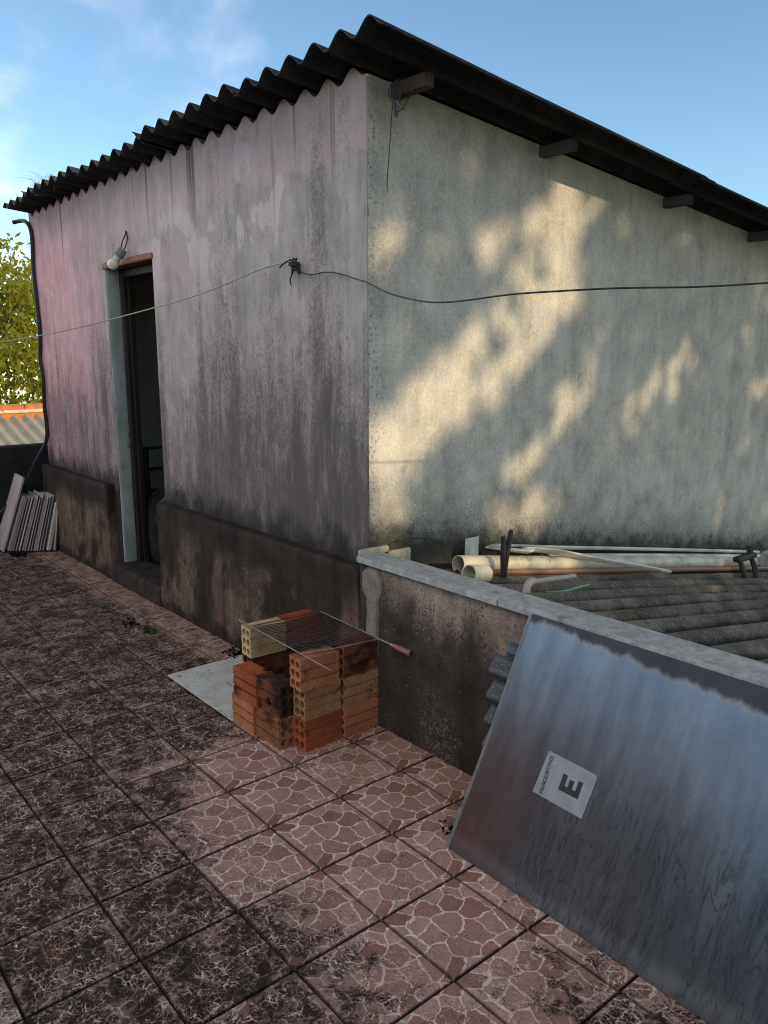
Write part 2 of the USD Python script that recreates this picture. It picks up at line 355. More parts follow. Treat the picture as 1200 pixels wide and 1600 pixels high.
    MAT['tile'] = g.out('printed_floor_tile', base_color=c, roughness=g.lin(dirt, 0., 1., .5, .85), specular_ior_level=g.lin(g.m('maximum', dirt, film), 0., 1., .3, .04),
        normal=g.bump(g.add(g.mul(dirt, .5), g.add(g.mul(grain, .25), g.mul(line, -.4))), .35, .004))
mat_tile()

def mat_roof(name, cols, lichen=.0, sc=1., bmp=.6, moss_shade=0.):
    g = Graph(); P = g.pos(); n = g.noise(P, 5.*sc, 7., .65); f = g.noise(P, 70., 5., .75); f2 = g.noise(P, 190., 2., .6)
    c = g.ramp(g.add(g.mul(n, .5), g.mul(f, .5)), [(.3, cols[0]), (.5, cols[1]), (.72, cols[2])])
    c = g.mix(g.mul(g.smooth(g.add(g.mul(f, .6), g.mul(f2, .4)), .56, .66), lichen), c, (.36, .34, .27))
    k = g.smooth(g.noise(g.scale(P, (1, 1, 1), (3, 8, 1)), 2.6, 4.), .62, .74)
    c = g.mix(g.mul(k, .6*lichen), c, (.26, .20, .10))
    if moss_shade:
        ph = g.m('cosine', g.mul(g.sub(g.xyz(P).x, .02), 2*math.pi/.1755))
        c = g.mix(g.mul(g.smooth(g.add(ph, g.mul(g.sub(n, .5), 1.2)), .25, -.75), moss_shade), c, (.016, .015, .012))  # trough moss and the shade between ridges, both painted into the colour
    MAT[name] = g.out(name, base_color=c, roughness=.95, specular_ior_level=.05, normal=g.bump(g.add(f, g.mul(f2, .6)), bmp, .012))
mat_roof('upper_roof', ((.018, .018, .019), (.038, .038, .039), (.085, .084, .08)), .15)
mat_roof('lower_roof', ((.035, .033, .027), (.14, .128, .105), (.38, .35, .28)), .95, bmp=1., moss_shade=.9)
mat_roof('pale_roof', ((.17, .165, .15), (.30, .29, .26), (.40, .385, .34)), .4)

def mat_plate():
    g = Graph(); P = g.pos(); s = g.xyz(P); x, z = s.x, s.z
    n = g.noise(P, 3., 6., .6); st = g.noise(g.scale(P, (26, 6, 2.2)), 1., 6., .62, .6); fine = g.noise(g.scale(P, (90, 40, 4)), 1., 4., .6)
    c = g.ramp(n, [(.3, (.26, .265, .275)), (.7, (.35, .355, .37))])
    # water-run oxide lines in the lower two thirds
    rl = g.m('absolute', g.sub(g.noise(g.scale(P, (34, 10, 3.4)), 1., 4., .55, .9), .5))
    runs = g.mul(g.smooth(rl, .055, .0), g.mul(g.smooth(g.add(z, g.mul(n, .25)), .66, .36), g.smooth(st, .30, .52)))
    c = g.mix(g.mul(runs, .85), c, (.035, .037, .042))
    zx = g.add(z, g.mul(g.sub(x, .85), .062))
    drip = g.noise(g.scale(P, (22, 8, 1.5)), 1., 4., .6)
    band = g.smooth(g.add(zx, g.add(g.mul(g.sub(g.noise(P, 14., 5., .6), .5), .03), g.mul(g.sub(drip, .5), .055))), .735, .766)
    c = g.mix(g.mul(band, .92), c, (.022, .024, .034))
    ox = g.smooth(g.add(z, g.mul(g.sub(st, .5), .5)), .58, .20)
    c = g.mix(g.mul(ox, .45), c, (.12, .12, .125))  # darker lower half: part stain, part dark reflection painted into the colour
    smear = g.noise(g.scale(P, (16, 5, 1.8), (3, 1, 1)), 1., 5., .6, .2)
    c = g.gain(c, g.lin(smear, .3, .7, .84, 1.12))
    red_refl = g.mul(g.smooth(g.add(x, g.mul(g.sub(n, .5), .3)), 1.25, .80), g.smooth(z, .68, .05))
    c = g.mix(g.mul(red_refl, .75), c, (.26, .135, .115))  # reddish reflection at the lower left, painted into the colour
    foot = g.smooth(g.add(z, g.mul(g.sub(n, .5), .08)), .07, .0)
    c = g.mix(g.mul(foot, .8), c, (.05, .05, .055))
    # scratches and specks
    sc = g.m('absolute', g.sub(g.noise(g.scale(P, (1, 1, 1), (1, 5, 2)), 9., 3., .5, 2.5), .5))
    scz = g.smooth(g.noise(P, 4.5, 2.), .56, .66)
    c = g.mix(g.mul(g.mul(g.smooth(sc, .004, .0), scz), .5), c, (.75, .77, .80))
    sp = g.smooth(g.noise(P, 46., 2., .5), .76, .79)
    c = g.mix(g.mul(sp, .7), c, (.06, .045, .04))
    r = g.add(g.lin(smear, .3, .7, .23, .28), g.mul(runs, .06)); r = g.add(r, g.mul(g.m('maximum', band, foot), .3))
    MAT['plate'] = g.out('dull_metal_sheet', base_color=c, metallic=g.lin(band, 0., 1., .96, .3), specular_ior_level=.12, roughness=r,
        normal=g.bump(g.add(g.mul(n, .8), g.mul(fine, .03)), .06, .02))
mat_plate()

def mat_brick(name, c0, soot=.3, seedv=(0, 0, 0), yband=None):
    g = Graph(); P = g.scale(g.pos(), (1, 1, 1), seedv); n = g.noise(P, 9., 6., .62); f = g.noise(P, 95., 4., .7)
    c0 = tuple(.8*v for v in c0); c = g.gain(c0, g.add(g.lin(n, .3, .7, .65, 1.3), g.lin(f, .3, .7, -.18, .18)))
    so = g.smooth(g.noise(g.scale(P, (1, 1, 1.3), (4, 4, 1)), 7.5, 6., .6), .68-.42*soot, .80-.36*soot)
    c = g.mix(g.mul(so, .9), c, (.018, .013, .012))
    MAT[name] = g.out(name, base_color=c, roughness=.88, specular_ior_level=.06, normal=g.bump(g.add(n, g.mul(f, .6)), .4, .006))

def mat_pvc(name, c0, c1, dirt=.3):
    g = Graph(); P = g.pos(); n = g.noise(P, 5., 6., .6); f = g.noise(P, 60., 4., .65)
    c = g.mix(g.smooth(n, .35, .65), c0, c1)
    c = g.mix(g.mul(g.smooth(g.add(g.mul(f, .5), g.mul(n, .5)), .52, .64), dirt), c, (.10, .085, .06))
    MAT[name] = g.out(name, base_color=c, roughness=.45, normal=g.bump(f, .08, .003))
mat_pvc('pvc_cream', (.52, .48, .39), (.38, .35, .28), .6); mat_pvc('pvc_white', (.60, .60, .56), (.46, .46, .42), .45)
mat_pvc('pvc_brown', (.155, .07, .045), (.22, .11, .075), .5); mat_pvc('pvc_grey', (.30, .27, .24), (.36, .30, .25), .4)

plain('black_iron', (.012, .012, .013), .6, .3); plain('dark_wire', (.02, .02, .024), .55, .2); plain('rope', (.30, .28, .22), .8, .3, 60.)
plain('granite', (.27, .27, .262), .42, .34, 34., bump=.25, spots=(13., .58, (.15, .15, .14)))
plain('mortar', (.165, .135, .125), .9, .3, 14., bump=.5); plain('mortar_pale', (.30, .275, .225), .9, .25, 14., bump=.5)
plain('jamb', (.26, .285, .28), .85, .22, 9., bump=.3, stretch=(1, 1, .4), spots=(7., .62, (.10, .11, .11)))
plain('sill', (.028, .023, .020), .9, .45, 12., bump=.6); plain('frame_wood', (.012, .007, .006), .6, .45, 20., stretch=(1, 1, .15))
plain('lintel_wood', (.22, .095, .07), .7, .4, 14., bump=.4); plain('beam_wood', (.075, .05, .042), .8, .4, 14., stretch=(.2, 1, 1), bump=.4)
plain('beam_pale', (.055, .054, .054), .8, .35, 14., stretch=(.2, 1, 1), bump=.4)
plain('board_grey', (.44, .44, .41), .6, .2, 8., spots=(22., .60, (.16, .15, .13))); plain('room_wall', (.45, .45, .44), .9, .25, 3., stretch=(1, 1, .4))
plain('dark_wall', (.022, .022, .024), .95, .4, 5., spots=(9., .66, (.07, .07, .07))); plain('black_bag', (.018, .019, .022), .28, .2, 12., bump=.3)
plain('dark_board', (.03, .022, .02), .6, .3, 6.); plain('steel_wire', (.34, .30, .27), .4, .3, 40., metallic=.8); plain('burnt_wire', (.03, .026, .024), .6, .35, 40.)
plain('rod_wire', (.10, .075, .06), .35, .7, 60., metallic=.6); plain('handle_wood', (.21, .095, .065), .6, .35, 22.); plain('grout', (.018, .014, .012), .95, .3, 30.)
plain('tin_sheet', (.055, .055, .06), .55, .3, 14., bump=.4, spots=(120., .60, (.34, .35, .38)))
plain('blue_tin', (.05, .065, .085), .6, .35, 14., bump=.4, spots=(60., .64, (.16, .19, .23)))
plain('tile_white', (.27, .235, .235), .35, .08, 6.); plain('tile_lilac', (.34, .28, .29), .4, .15, 6.); plain('tile_back', (.05, .034, .032), .8, .3, 12.)
plain('tile_buff', (.42, .34, .30), .7, .2, 8.); plain('tile_grey', (.20, .20, .21), .5, .15, 6.)
plain('clay', (.42, .15, .07), .85, .35, 6., spots=(14., .62, (.20, .12, .08))); plain('orange_paint', (.52, .17, .04), .8, .2, 4.)
plain('mortar_light', (.55, .47, .36), .9, .2, 8.); plain('bulb', (.70, .58, .47), .3, .06, 8.); plain('bulb_neck', (.44, .47, .44), .4, .08, 8.)
plain('holder', (.17, .175, .18), .6, .15, 12.); plain('hose', (.018, .021, .024), .5, .2, 20.); plain('green_cord', (.10, .33, .24), .6, .2, 30.)
plain('bark', (.09, .065, .045), .95, .4, 10., stretch=(1, 1, .2), bump=.8); plain('soil', (.06, .05, .035), .95, .4, .6)
plain('house_wall', (.16, .075, .06), .9, .25, 1.2); plain('terrace_side', (.20, .18, .16), .9, .25, 2.); plain('edge_strip', (.16, .165, .175), .35, .2, 14., metallic=.5); plain('grey_panel', (.36, .40, .43), .45, .08, 6.)
plain('dry_grass', (.30, .27, .14), .9, .3, 12.); plain('weed', (.03, .055, .02), .7, .4, 20.); plain('debris', (.012, .011, .010), .95, .4, 20.)
plain('ink', (.012, .012, .014), .5, .1, 20.); plain('sticker', (.19, .197, .21), .5, .16, 22., bump=.2, spots=(30., .62, (.20, .21, .23)))
plain('dark_glass', (.02, .02, .022), .15, .1, 5.)

def mat_leaf(name, c0, c1, trans=.45, sc=1.2):
    g = Graph(); P = g.pos(); r = g('geometry').random_per_island; n = g.noise(P, sc, 3.)
    c = g.mix(g.lin(g.add(g.mul(r, .6), g.mul(n, .4)), .2, .8), c0, c1)
    a = g('principled_bsdf', base_color=c, roughness=.5, specular_ior_level=.35); b = g('translucent_bsdf', color=g.mix(.5, c, g.gain(c, 1.7)))
    mx = g('mix_closure', fac=trans, closure1=a.BSDF, closure2=b.BSDF)
    MAT[name] = usdkit.material(stage, '/World/Looks/'+name, g.N, g.L, surface=mx.closure.t)
mat_leaf('leaf_yellow', (.20, .20, .012), (.52, .44, .035), .5); mat_leaf('leaf_green', (.025, .045, .012), (.05, .085, .02), .25)

# ================================================================== structure
Y0 = 1.80            # face of the front wall
XC = -0.20           # gable face / corner of the shed
XL = -4.70           # far end of the front wall
YB = 8.2             # back of the shed
obj('ground', cbox(-60, 60, -60, 60, -2.6, -2.4, .01), MAT['soil'], kind='structure', label='bare ground below the terrace')

ter = thing('terrace', kind='structure', label='tiled terrace floor in front of the shed')
obj('slab', cbox(-4.98, 6.0, -3.9, 1.765, -2.4, -.013, .005), MAT['grout'], ter)
S = .31
tile_v = {}
def tile_mesh(w, h, tz=(0, 0, 0)):
    c = .0030; t = .012; j = .0036
    x0, x1, y0, y1 = j, w-j, j, h-j
    v = [(x0, y0, -t), (x1, y0, -t), (x1, y1, -t), (x0, y1, -t), (x0, y0, -c), (x1, y0, -c), (x1, y1, -c), (x0, y1, -c),
         (x0+c, y0+c, 0), (x1-c, y0+c, 0), (x1-c, y1-c, 0), (x0+c, y1-c, 0)]
    q = [(0, 1, 5, 4), (1, 2, 6, 5), (2, 3, 7, 6), (3, 0, 4, 7), (4, 5, 9, 8), (5, 6, 10, 9), (6, 7, 11, 10), (7, 4, 8, 11), (8, 9, 10, 11)]
    f = [t_ for a, b, c_, d_ in q for t_ in ((a, b, c_), (a, c_, d_))]
    return np.array(v, float), np.array(f)
for jx in range(-16, 9):
    for iy in range(-3, 6):
        x, y = jx*S, iy*S
        h = S if iy < 5 else 1.745-y
        w = S
        if jx == -16: w = S
        v, f = tile_mesh(w, h)
        uv = v[:, :2]/S
        tilt = rng.normal(0, .0016, 2); off = rng.normal(0, .0006)
        v = v+[x, y, 0]
        v[:, 2] += off+tilt[0]*(v[:, 0]-x-S/2)+tilt[1]*(v[:, 1]-y-S/2)
        obj('floor_tile', tm(v, f), MAT['tile'], ter, uv=uv)

# ------------------------------------------------------------------ the shed
shed = thing('shed', 'pink and grey plastered shed with open doorway and corrugated roof', 'shed')
DX0, DX1, DZ0, DZ1 = -3.12, -2.34, .13, 2.27
RS = -.094                                                        # roof slope
def roofz(y): return 2.845+RS*(y-1.60)                             # mid height of the sheets
PW, AM, TH, CX = .1755, .0255, .006, .055                            # roof wave: pitch, amplitude, thickness, crest nearest the gable edge
wx = np.linspace(XC, XL, 240)
pts = [(XL, -2.4), (XC, -2.4)]+[(x, roofz(Y0)+AM*math.cos(2*math.pi*(x-CX)/PW)-TH/2-.011) for x in wx]
front = Polygon(pts).difference(sbox(DX0, DZ0, DX1, DZ1))
def wall_xz(poly, y0, y1):
    m = trimesh.creation.extrude_polygon(poly, y1-y0)              # extruded along z
    v = m.vertices.copy(); m.vertices = np.c_[v[:, 0], y1-v[:, 2], v[:, 1]]; m.fix_normals(); return m
obj('front_wall', wall_xz(front, Y0, Y0+.16), MAT['pink'], shed, label='pink plaster front wall streaked with black mould')
gp = Polygon([(Y0+.004, -2.4), (YB, -2.4), (YB, roofz(YB)-.03), (Y0+.004, roofz(Y0)-.03)])
def wall_yz(poly, x0, x1):
    m = trimesh.creation.extrude_polygon(poly, x1-x0); v = m.vertices.copy(); m.vertices = np.c_[x0+v[:, 2], v[:, 0], v[:, 1]]; m.fix_normals(); return m
obj('gable_wall', wall_yz(gp, XC-.15, XC+.002), MAT['gable'], shed, label='grey green plaster side wall dappled with sunlight')
obj('far_wall', wall_yz(Polygon([(Y0+.16, -2.4), (YB, -2.4), (YB, roofz(YB)-.045), (Y0+.16, roofz(Y0)-.06)]), XL+.003, XL+.15), MAT['room_wall'], shed)
obj('back_wall', cat_([cbox(XL+.15, -3.4, YB-.15, YB-.003, -2.4, roofz(YB)-.05), cbox(-1.6, XC-.15, YB-.15, YB-.003, -2.4, roofz(YB)-.05), cbox(-3.4, -1.6, YB-.15, YB-.003, -2.4, .9)]), MAT['room_wall'], shed)  # unseen opening between the pieces, added to let daylight into the room
obj('room_floor', cbox(XL+.15, XC-.15, Y0+.16, YB-.15, -.1, .06), MAT['sill'], shed)
obj('plinth', rough_box(XL-.01, DX0-.10, 1.745, Y0+.02, -.02, .715, .008, 6., .035, .010, 3), MAT['mould_plaster'], shed, smooth=60)
obj('plinth', rough_box(DX1-.01, XC+.0, 1.745, Y0+.02, -.02, .708, .008, 6., .035, .010, 4), MAT['mould_plaster'], shed, smooth=60)
obj('doorstep', rough_box(DX0-.08, DX1+.0, 1.735, Y0+.17, -.02, .130, .010, 9., .03, .012, 5), MAT['sill'], shed, smooth=60)
obj('jamb_plaster', rough_box(DX0-.08, DX0+.012, Y0+.006, Y0+.10, .13, DZ1-.01, .003, 6., .05, .010, 8), MAT['jamb'], shed, smooth=60)
obj('lintel', rough_box(DX0-.03, DX1+.01, Y0-.006, Y0+.10, DZ1-.012, DZ1+.022, .005, 9., .025, .006, 9), MAT['lintel_wood'], shed, smooth=60)
frame = obj('door_frame', cat_([cbox(DX0+.012, DX0+.055, Y0+.102, Y0+.17, .13, DZ1-.02, .004), cbox(DX0+.055, DX0+.075, Y0+.13, Y0+.165, .13, DZ1-.02, .004),
    cbox(DX1-.04, DX1-.002, Y0+.102, Y0+.17, .13, DZ1-.02, .004), cbox(DX0+.055, DX1-.04, Y0+.102, Y0+.17, DZ1-.07, DZ1-.02, .004)]), MAT['frame_wood'], shed)
# roof: corrugated fibre-cement sheets, six waves wide, two rows
roof = obj('roof', wave_sheet(XL-.03, -3.35, 7.6, 8.5, roofz(7.6)-.012, PW, AM, TH, CX, slope=RS), MAT['upper_roof'], shed)
edges = [CX+.088-1.053*k for k in range(0, 6)]
for r_, (ya, yb, dz_) in enumerate(((1.60, 4.02, .010), (3.86, 8.5, 0.))):
    for k in range(5):
        x1 = edges[k]; x0 = max(edges[k+1]-.088, XL-.03)
        if x1-x0 < .2: continue
        sag = [0, .004, -.004, .002, -.003][k]; yo = [0, -.012, .015, -.01, .01][k] if r_ == 0 else 0
        obj('roof_sheet', wave_sheet(x0, x1, ya+yo, yb, roofz(ya+yo)+dz_+.0035*(k % 2)*2+sag, PW, AM, TH, CX, slope=RS, ny=10, jit=.010, seed=11+k), MAT['upper_roof'], roof if False else shed, smooth=50)
# purlins that poke through the gable
for i, (y, xe, h) in enumerate(((1.955, .015, .055), (2.93, .000, .052), (4.08, -.03, .058), (5.15, -.06, .058), (6.2, -.05, .06))):
    top = roofz(y)-AM-TH/2-.004
    obj('purlin', cbox(XL+.02, xe, y-.027, y+.027, top-h, top, .004), MAT['beam_wood' if i == 0 else 'beam_pale'], shed, label='reddish beam end under the roof corner' if i == 0 else None)

# interior of the doorway
b = thing('shelf_rack', 'dark metal rack against the inner wall seen through the doorway', 'rack')
for z in (.42, .62, .815): obj('rail', tube([(-4.50, 2.62, z), (-4.50, 3.5, z)], .011, 6), MAT['black_iron'], b)
for y in (2.63, 3.48): obj('post', tube([(-4.51, y, .06), (-4.51, y, .83)], .012, 6), MAT['black_iron'], b)
obj('dark_panel', rot(cbox(-4.47, -4.445, 2.42, 2.585, .06, .83, .003), 0, [0, 0, 1]), MAT['dark_board'], label='narrow dark board standing inside the doorway left of the rack', cat='board')
def bag():
    m = trimesh.creation.icosphere(4, 1.); v = m.vertices.copy()
    r = 1+.22*meshkit.fbm(v*1.6+3, 4, 2)+.10*np.abs(meshkit.noise(v*5+1, 5))
    v = v*r[:, None]*np.array([.27, .21, .33]); v[:, 2] = np.maximum(v[:, 2], -.27)
    v[:, 0] *= 1-.35*np.clip(v[:, 2]/.33, 0, 1)
    return tm(v+[-3.12, 2.22, .33], m.faces)
obj('plastic_bag', bag(), MAT['black_bag'], smooth=True, label='crumpled black plastic bag heaped just inside the doorway', cat='bag')

# parapet: low wall with a granite cap
par = thing('parapet', 'low mouldy wall with grey stone cap right of the shed corner', 'low wall')
obj('wall', rough_box(XC+.003, 6.0, 1.747, 1.835, -2.4 if False else -.02, .744, .005, 4., .06, .006, 21), MAT['parapet_plaster'], par, smooth=60)
obj('lower_wall', cbox(XC+.003, 6.0, 1.768, 1.833, -2.4, -.02, .003), MAT['terrace_side'], par)
xs = [XC+.005, .655, 1.90, 3.2, 6.0]
for a, bb in zip(xs[:-1], xs[1:]):
    obj('cap_stone', cbox(a, bb-.002, 1.724+rng.normal(0, .001), 1.862, .746, .776, .004), MAT['granite'], par)
def patch():
    P = Polygon([(-.165, .70), (-.12, .735), (-.06, .735), (-.035, .70), (-.03, .66), (-.045, .62), (-.062, .585), (-.058, .50), (-.062, .42), (-.07, .33), (-.10, .25), (-.135, .30), (-.14, .40), (-.132, .52), (-.135, .585), (-.165, .62)]).buffer(.012).buffer(-.006)
    m = trimesh.creation.extrude_polygon(P, .012); k = manifold3d.Manifold(manifold3d.Mesh(np.asarray(m.vertices, np.float32), np.asarray(m.faces, np.uint32))).refine_to_length(.012).to_mesh()
    v = np.array(k.vert_properties[:, :3]); bd = np.array([P.exterior.distance(Point(p[:2])) for p in v])
    h = np.where(v[:, 2] > .006, .003+.011*np.clip(bd/.03, 0, 1)**.6+.007*meshkit.fbm(v*14, 4, 3), v[:, 2]-.004)
    return tm(np.c_[v[:, 0], 1.745-h, v[:, 1]], k.tri_verts[:, ::-1])
obj('mortar_patch', patch(), MAT['mortar'], par, smooth=60, label='smeared grey cement repair running down below the cap')
obj('mortar_fillet', rough_box(XC+.004, XC+.026, 1.735, 1.90, .772, .798, .004, 14., .02, .006, 31), MAT['mortar_pale'], par, smooth=60)
obj('mortar_fillet', rough_box(XC+.004, XC+.022, 1.905, 2.04, .70, .766, .004, 14., .02, .006, 32), MAT['mortar_pale'], par, smooth=60)

# lower roof beyond the parapet
LS, LZ = -.168, .652
low = thing('lower_roof', 'mossy dark corrugated roof just behind the capped low wall', 'roof')
k = 0
for ya, yb, dz_ in ((1.87, 4.0, .012), (3.85, 6.1, 0.)):
    for q in range(4):
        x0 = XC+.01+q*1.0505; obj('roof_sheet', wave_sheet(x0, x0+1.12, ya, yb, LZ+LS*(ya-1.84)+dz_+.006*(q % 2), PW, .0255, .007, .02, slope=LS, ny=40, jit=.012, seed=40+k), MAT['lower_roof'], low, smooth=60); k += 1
obj('wall', cbox(XC+.02, 4.3, 5.7, 5.85, -2.4, -.09, .01), MAT['terrace_side'], low)
obj('wall', cbox(4.1, 4.25, 1.84, 5.7, -2.4, -.13, .01), MAT['terrace_side'], low)

# ------------------------------------------------------------------ left: terrace end wall, neighbour's roof, tree
obj('end_wall', rough_box(-5.12, -4.965, -3.9, 5.2, -2.4, .865, .006, 4., .12, .01, 51), MAT['dark_wall'], smooth=60, label='blackened low wall closing the far left end of the terrace', cat='wall')
nb = thing('neighbour_roof', 'pale corrugated roof with orange ridge wall beyond the terrace end', 'roof')
def wave_x(x0, x1, y0, y1, z0, z1):
    m = wave_sheet(y0, y1, 0., x0-x1, 0., .20, .040, .007, .0, slope=(z1-z0)/(x0-x1), ny=8, jit=.008, seed=60)
    v = m.vertices; return tm(np.c_[x0-v[:, 1], v[:, 0], v[:, 2]+z0], m.faces[:, ::-1])
for q in range(4): obj('roof_sheet', wave_x(-11.0, -12.3, 1.6+q*1.2, 2.86+q*1.2, .215+.005*(q % 2), .60), MAT['pale_roof'], nb, smooth=60)
obj('wall', cbox(-11.4, -11.25, 1.6, 6.4, -2.4, .2, .01), MAT['terrace_side'], nb)
obj('ridge_wall', cbox(-12.5, -12.31, 1.6, 6.4, -2.4, .665, .01), MAT['orange_paint'], nb)
obj('mortar_bed', cbox(-12.52, -12.29, 1.6, 6.4, .668, .73, .01), MAT['mortar_light'], nb)
for q in range(11):
    y = 1.6+q*.44; n = 10; a = np.linspace(0, np.pi, n); V = []; F = []
    for e, rr, dz_ in ((y, .115, 0), (y+.43, .10, .006)):
        for t in a: V.append((-12.405+rr*math.cos(t), e, .73+dz_+.10*rr/.115*math.sin(t)))
        for t in a: V.append((-12.405+(rr-.014)*math.cos(t), e, .73+dz_+(.10*rr/.115-.014)*math.sin(t)))
    o = 2*n
    for i in range(n-1):
        F += [[i, i+1, o+i+1], [i, o+i+1, o+i], [n+i, o+n+i+1, n+i+1], [n+i, o+n+i, o+n+i+1], [i, n+i+1, i+1], [i, n+i, n+i+1], [o+i, o+i+1, o+n+i+1], [o+i, o+n+i+1, o+n+i]]
    obj('ridge_tile', tm(V, F), MAT['clay'], nb, smooth=40)

def leaves(cent, size, rng, droop=.5, wide=.42):
    n = len(cent); s = size*rng.uniform(.7, 1.3, n)
    ax = rng.normal(size=(n, 3)); ax[:, 2] -= droop*1.2; ax /= np.linalg.norm(ax, axis=1, keepdims=True)
    q = rng.normal(size=(n, 3)); sd = np.cross(ax, q); sd /= np.linalg.norm(sd, axis=1, keepdims=True); nn = np.cross(ax, sd)
    a = cent-ax*s[:, None]*.5; b = cent+ax*s[:, None]*.5; w = sd*s[:, None]*wide*.5; m_ = cent-ax*s[:, None]*.05+nn*s[:, None]*.06
    v = np.stack([a, m_+w, b, m_-w], 1).reshape(-1, 3); i = np.arange(n)*4
    f = np.concatenate([np.stack([i, i+1, i+2], 1), np.stack([i, i+2, i+3], 1)])
    return tm(v, f)
def limb_tree(base, top, r0, ends, rng):
    base, top = np.array(base, float), np.array(top, float); parts = []
    mid = (base+top)/2+rng.normal(0, .08, 3); tr = spline([base, mid, top], 14); parts.append(tube(tr, np.linspace(r0, r0*.45, 14), 9))
    for e in ends:
        e = np.array(e, float); k = rng.uniform(.35, .95); s_ = base+(top-base)*k; c = (s_+e)/2+[0, 0, .25]
        parts.append(tube(spline([s_, c, e], 10), np.linspace(r0*.42, r0*.06, 10), 6))
    return cat_(parts)
tr = thing('tree', 'sunlit yellow green leafy tree beyond the roof at far left', 'tree')
r1 = np.random.default_rng(3)
cl_c = np.c_[r1.normal(-15.0, 1.0, 210), r1.normal(3.3, 1.35, 210), r1.uniform(-.2, 3.75, 210)]
cl_c[:, 2] -= .22*np.abs(cl_c[:, 1]-3.3)
L = np.vstack([c+r1.normal(0, .23, (110, 3)) for c in cl_c])
obj('trunk', limb_tree((-15.1, 3.3, -2.4), (-15.0, 3.3, 2.6), .14, cl_c[:40], r1), MAT['bark'], tr, smooth=60)
obj('crown', leaves(L, .15, r1, .8, .42), MAT['leaf_yellow'], tr)

# ------------------------------------------------------------------ the neighbour's house and trees beside the terrace (they shade it)
hs = thing('neighbour_house', 'dull red house wall across the terrace', 'house')
obj('wall', cbox(-9., -1.2, -4.3, -4.0, -2.4, 2.9, .01), MAT['house_wall'], hs)
obj('roof', cbox(-9.2, -1.0, -8.4, -3.75, 2.9, 2.98, .01), MAT['upper_roof'], hs)
obj('back_wall', cbox(-9., -1.2, -8.2, -8.0, -2.4, 2.9, .01), MAT['house_wall'], hs)
w_ = obj('window', cbox(-3.6, -2.4, -4.0, -3.97, .9, 2.0, .005), MAT['frame_wood'], hs); obj('pane', cbox(-3.53, -2.47, -3.97, -3.962, .97, 1.93, .002), MAT['dark_glass'], w_)
obj('garden_wall', cbox(-1.18, 8.0, -4.15, -3.98, -2.4, 2.25, .01), MAT['dark_wall'], label='dark boundary wall along the near side of the terrace', cat='wall')

# gaps in the crowns let the low sun through to the shed: (x, y, z of the lit spot, half width, half height, openness)
GAPS = [(-.2, y, z, a, b, t, k) for y, z, a, b, t, k in (
    (1.91, 2.12, .13, .08, 40, .6), (2.28, 2.08, .10, .07, 40, .55), (2.57, 2.22, .14, .08, 40, .65),
    (2.95, 2.17, .42, .15, 58, .95), (3.25, 2.38, .24, .08, 30, .9), (3.10, 1.96, .22, .15, 20, .9), (2.75, 1.60, .22, .09, 50, .8), (2.90, 1.80, .20, .09, 45, .6),
    (2.20, 1.44, .36, .17, 35, 1), (2.00, 1.26, .22, .18, 30, 1), (1.86, 1.02, .09, .22, 0, .85), (2.48, 1.42, .18, .09, 40, .6), (1.95, 1.45, .12, .08, 30, .5),
    (3.24, 1.39, .26, .11, 42, .9), (2.95, 1.15, .26, .08, 35, .4), (2.75, 1.05, .18, .07, 35, .35), (4.15, 1.43, .42, .12, 25, .5), (3.80, 1.27, .30, .10, 25, .35),
    (2.86, .78, .30, .13, 10, .95), (2.60, .80, .18, .09, 30, .5), (1.93, .83, .10, .08, 0, .6), (5.54, 1.41, .25, .12, 20, .45), (3.61, 2.28, .18, .07, 40, .45), (4.36, 2.36, .18, .05, 10, .4))]
GAPS += [(0., 2.28, .69, .15, .08, 0, .9), (0., 2.66, .63, .22, .08, 0, .95), (0., 2.98, .56, .2, .08, 0, .9), (-.13, 1.9, .79, .12, .06, 0, .8), (.3, 3.94, .36, .2, .05, 0, .6), (-.05, 4.1, .36, .3, .06, 0, .5), (-.05, 4.9, .22, .3, .06, 0, .4)]
hz = np.array([-math.sin(SUN_AZ), math.cos(SUN_AZ), 0.]); vt = np.cross(SUN, hz)
vt = vt if vt[2] > 0 else -vt
def openness(P):
    u, w = P@hz, P@vt; T = np.zeros(len(P))
    for x, y, z, a, b, t, k in GAPS:
        c = np.array([x, y, z]); du, dw = (u-c@hz)/math.cos(SUN_AZ), (w-c@vt)/math.cos(SUN_EL)
        ct_, st_ = math.cos(math.radians(t)), math.sin(math.radians(t))
        r = np.hypot((du*ct_+dw*st_)/(a+.01), (dw*ct_-du*st_)/(b+.01)); T = np.maximum(T, k*np.clip((1.35-r)/.8, 0, 1))
    return T
r2 = np.random.default_rng(12)
LAI = 6.5
TX = 13.0                                                         # where the row of trees stands
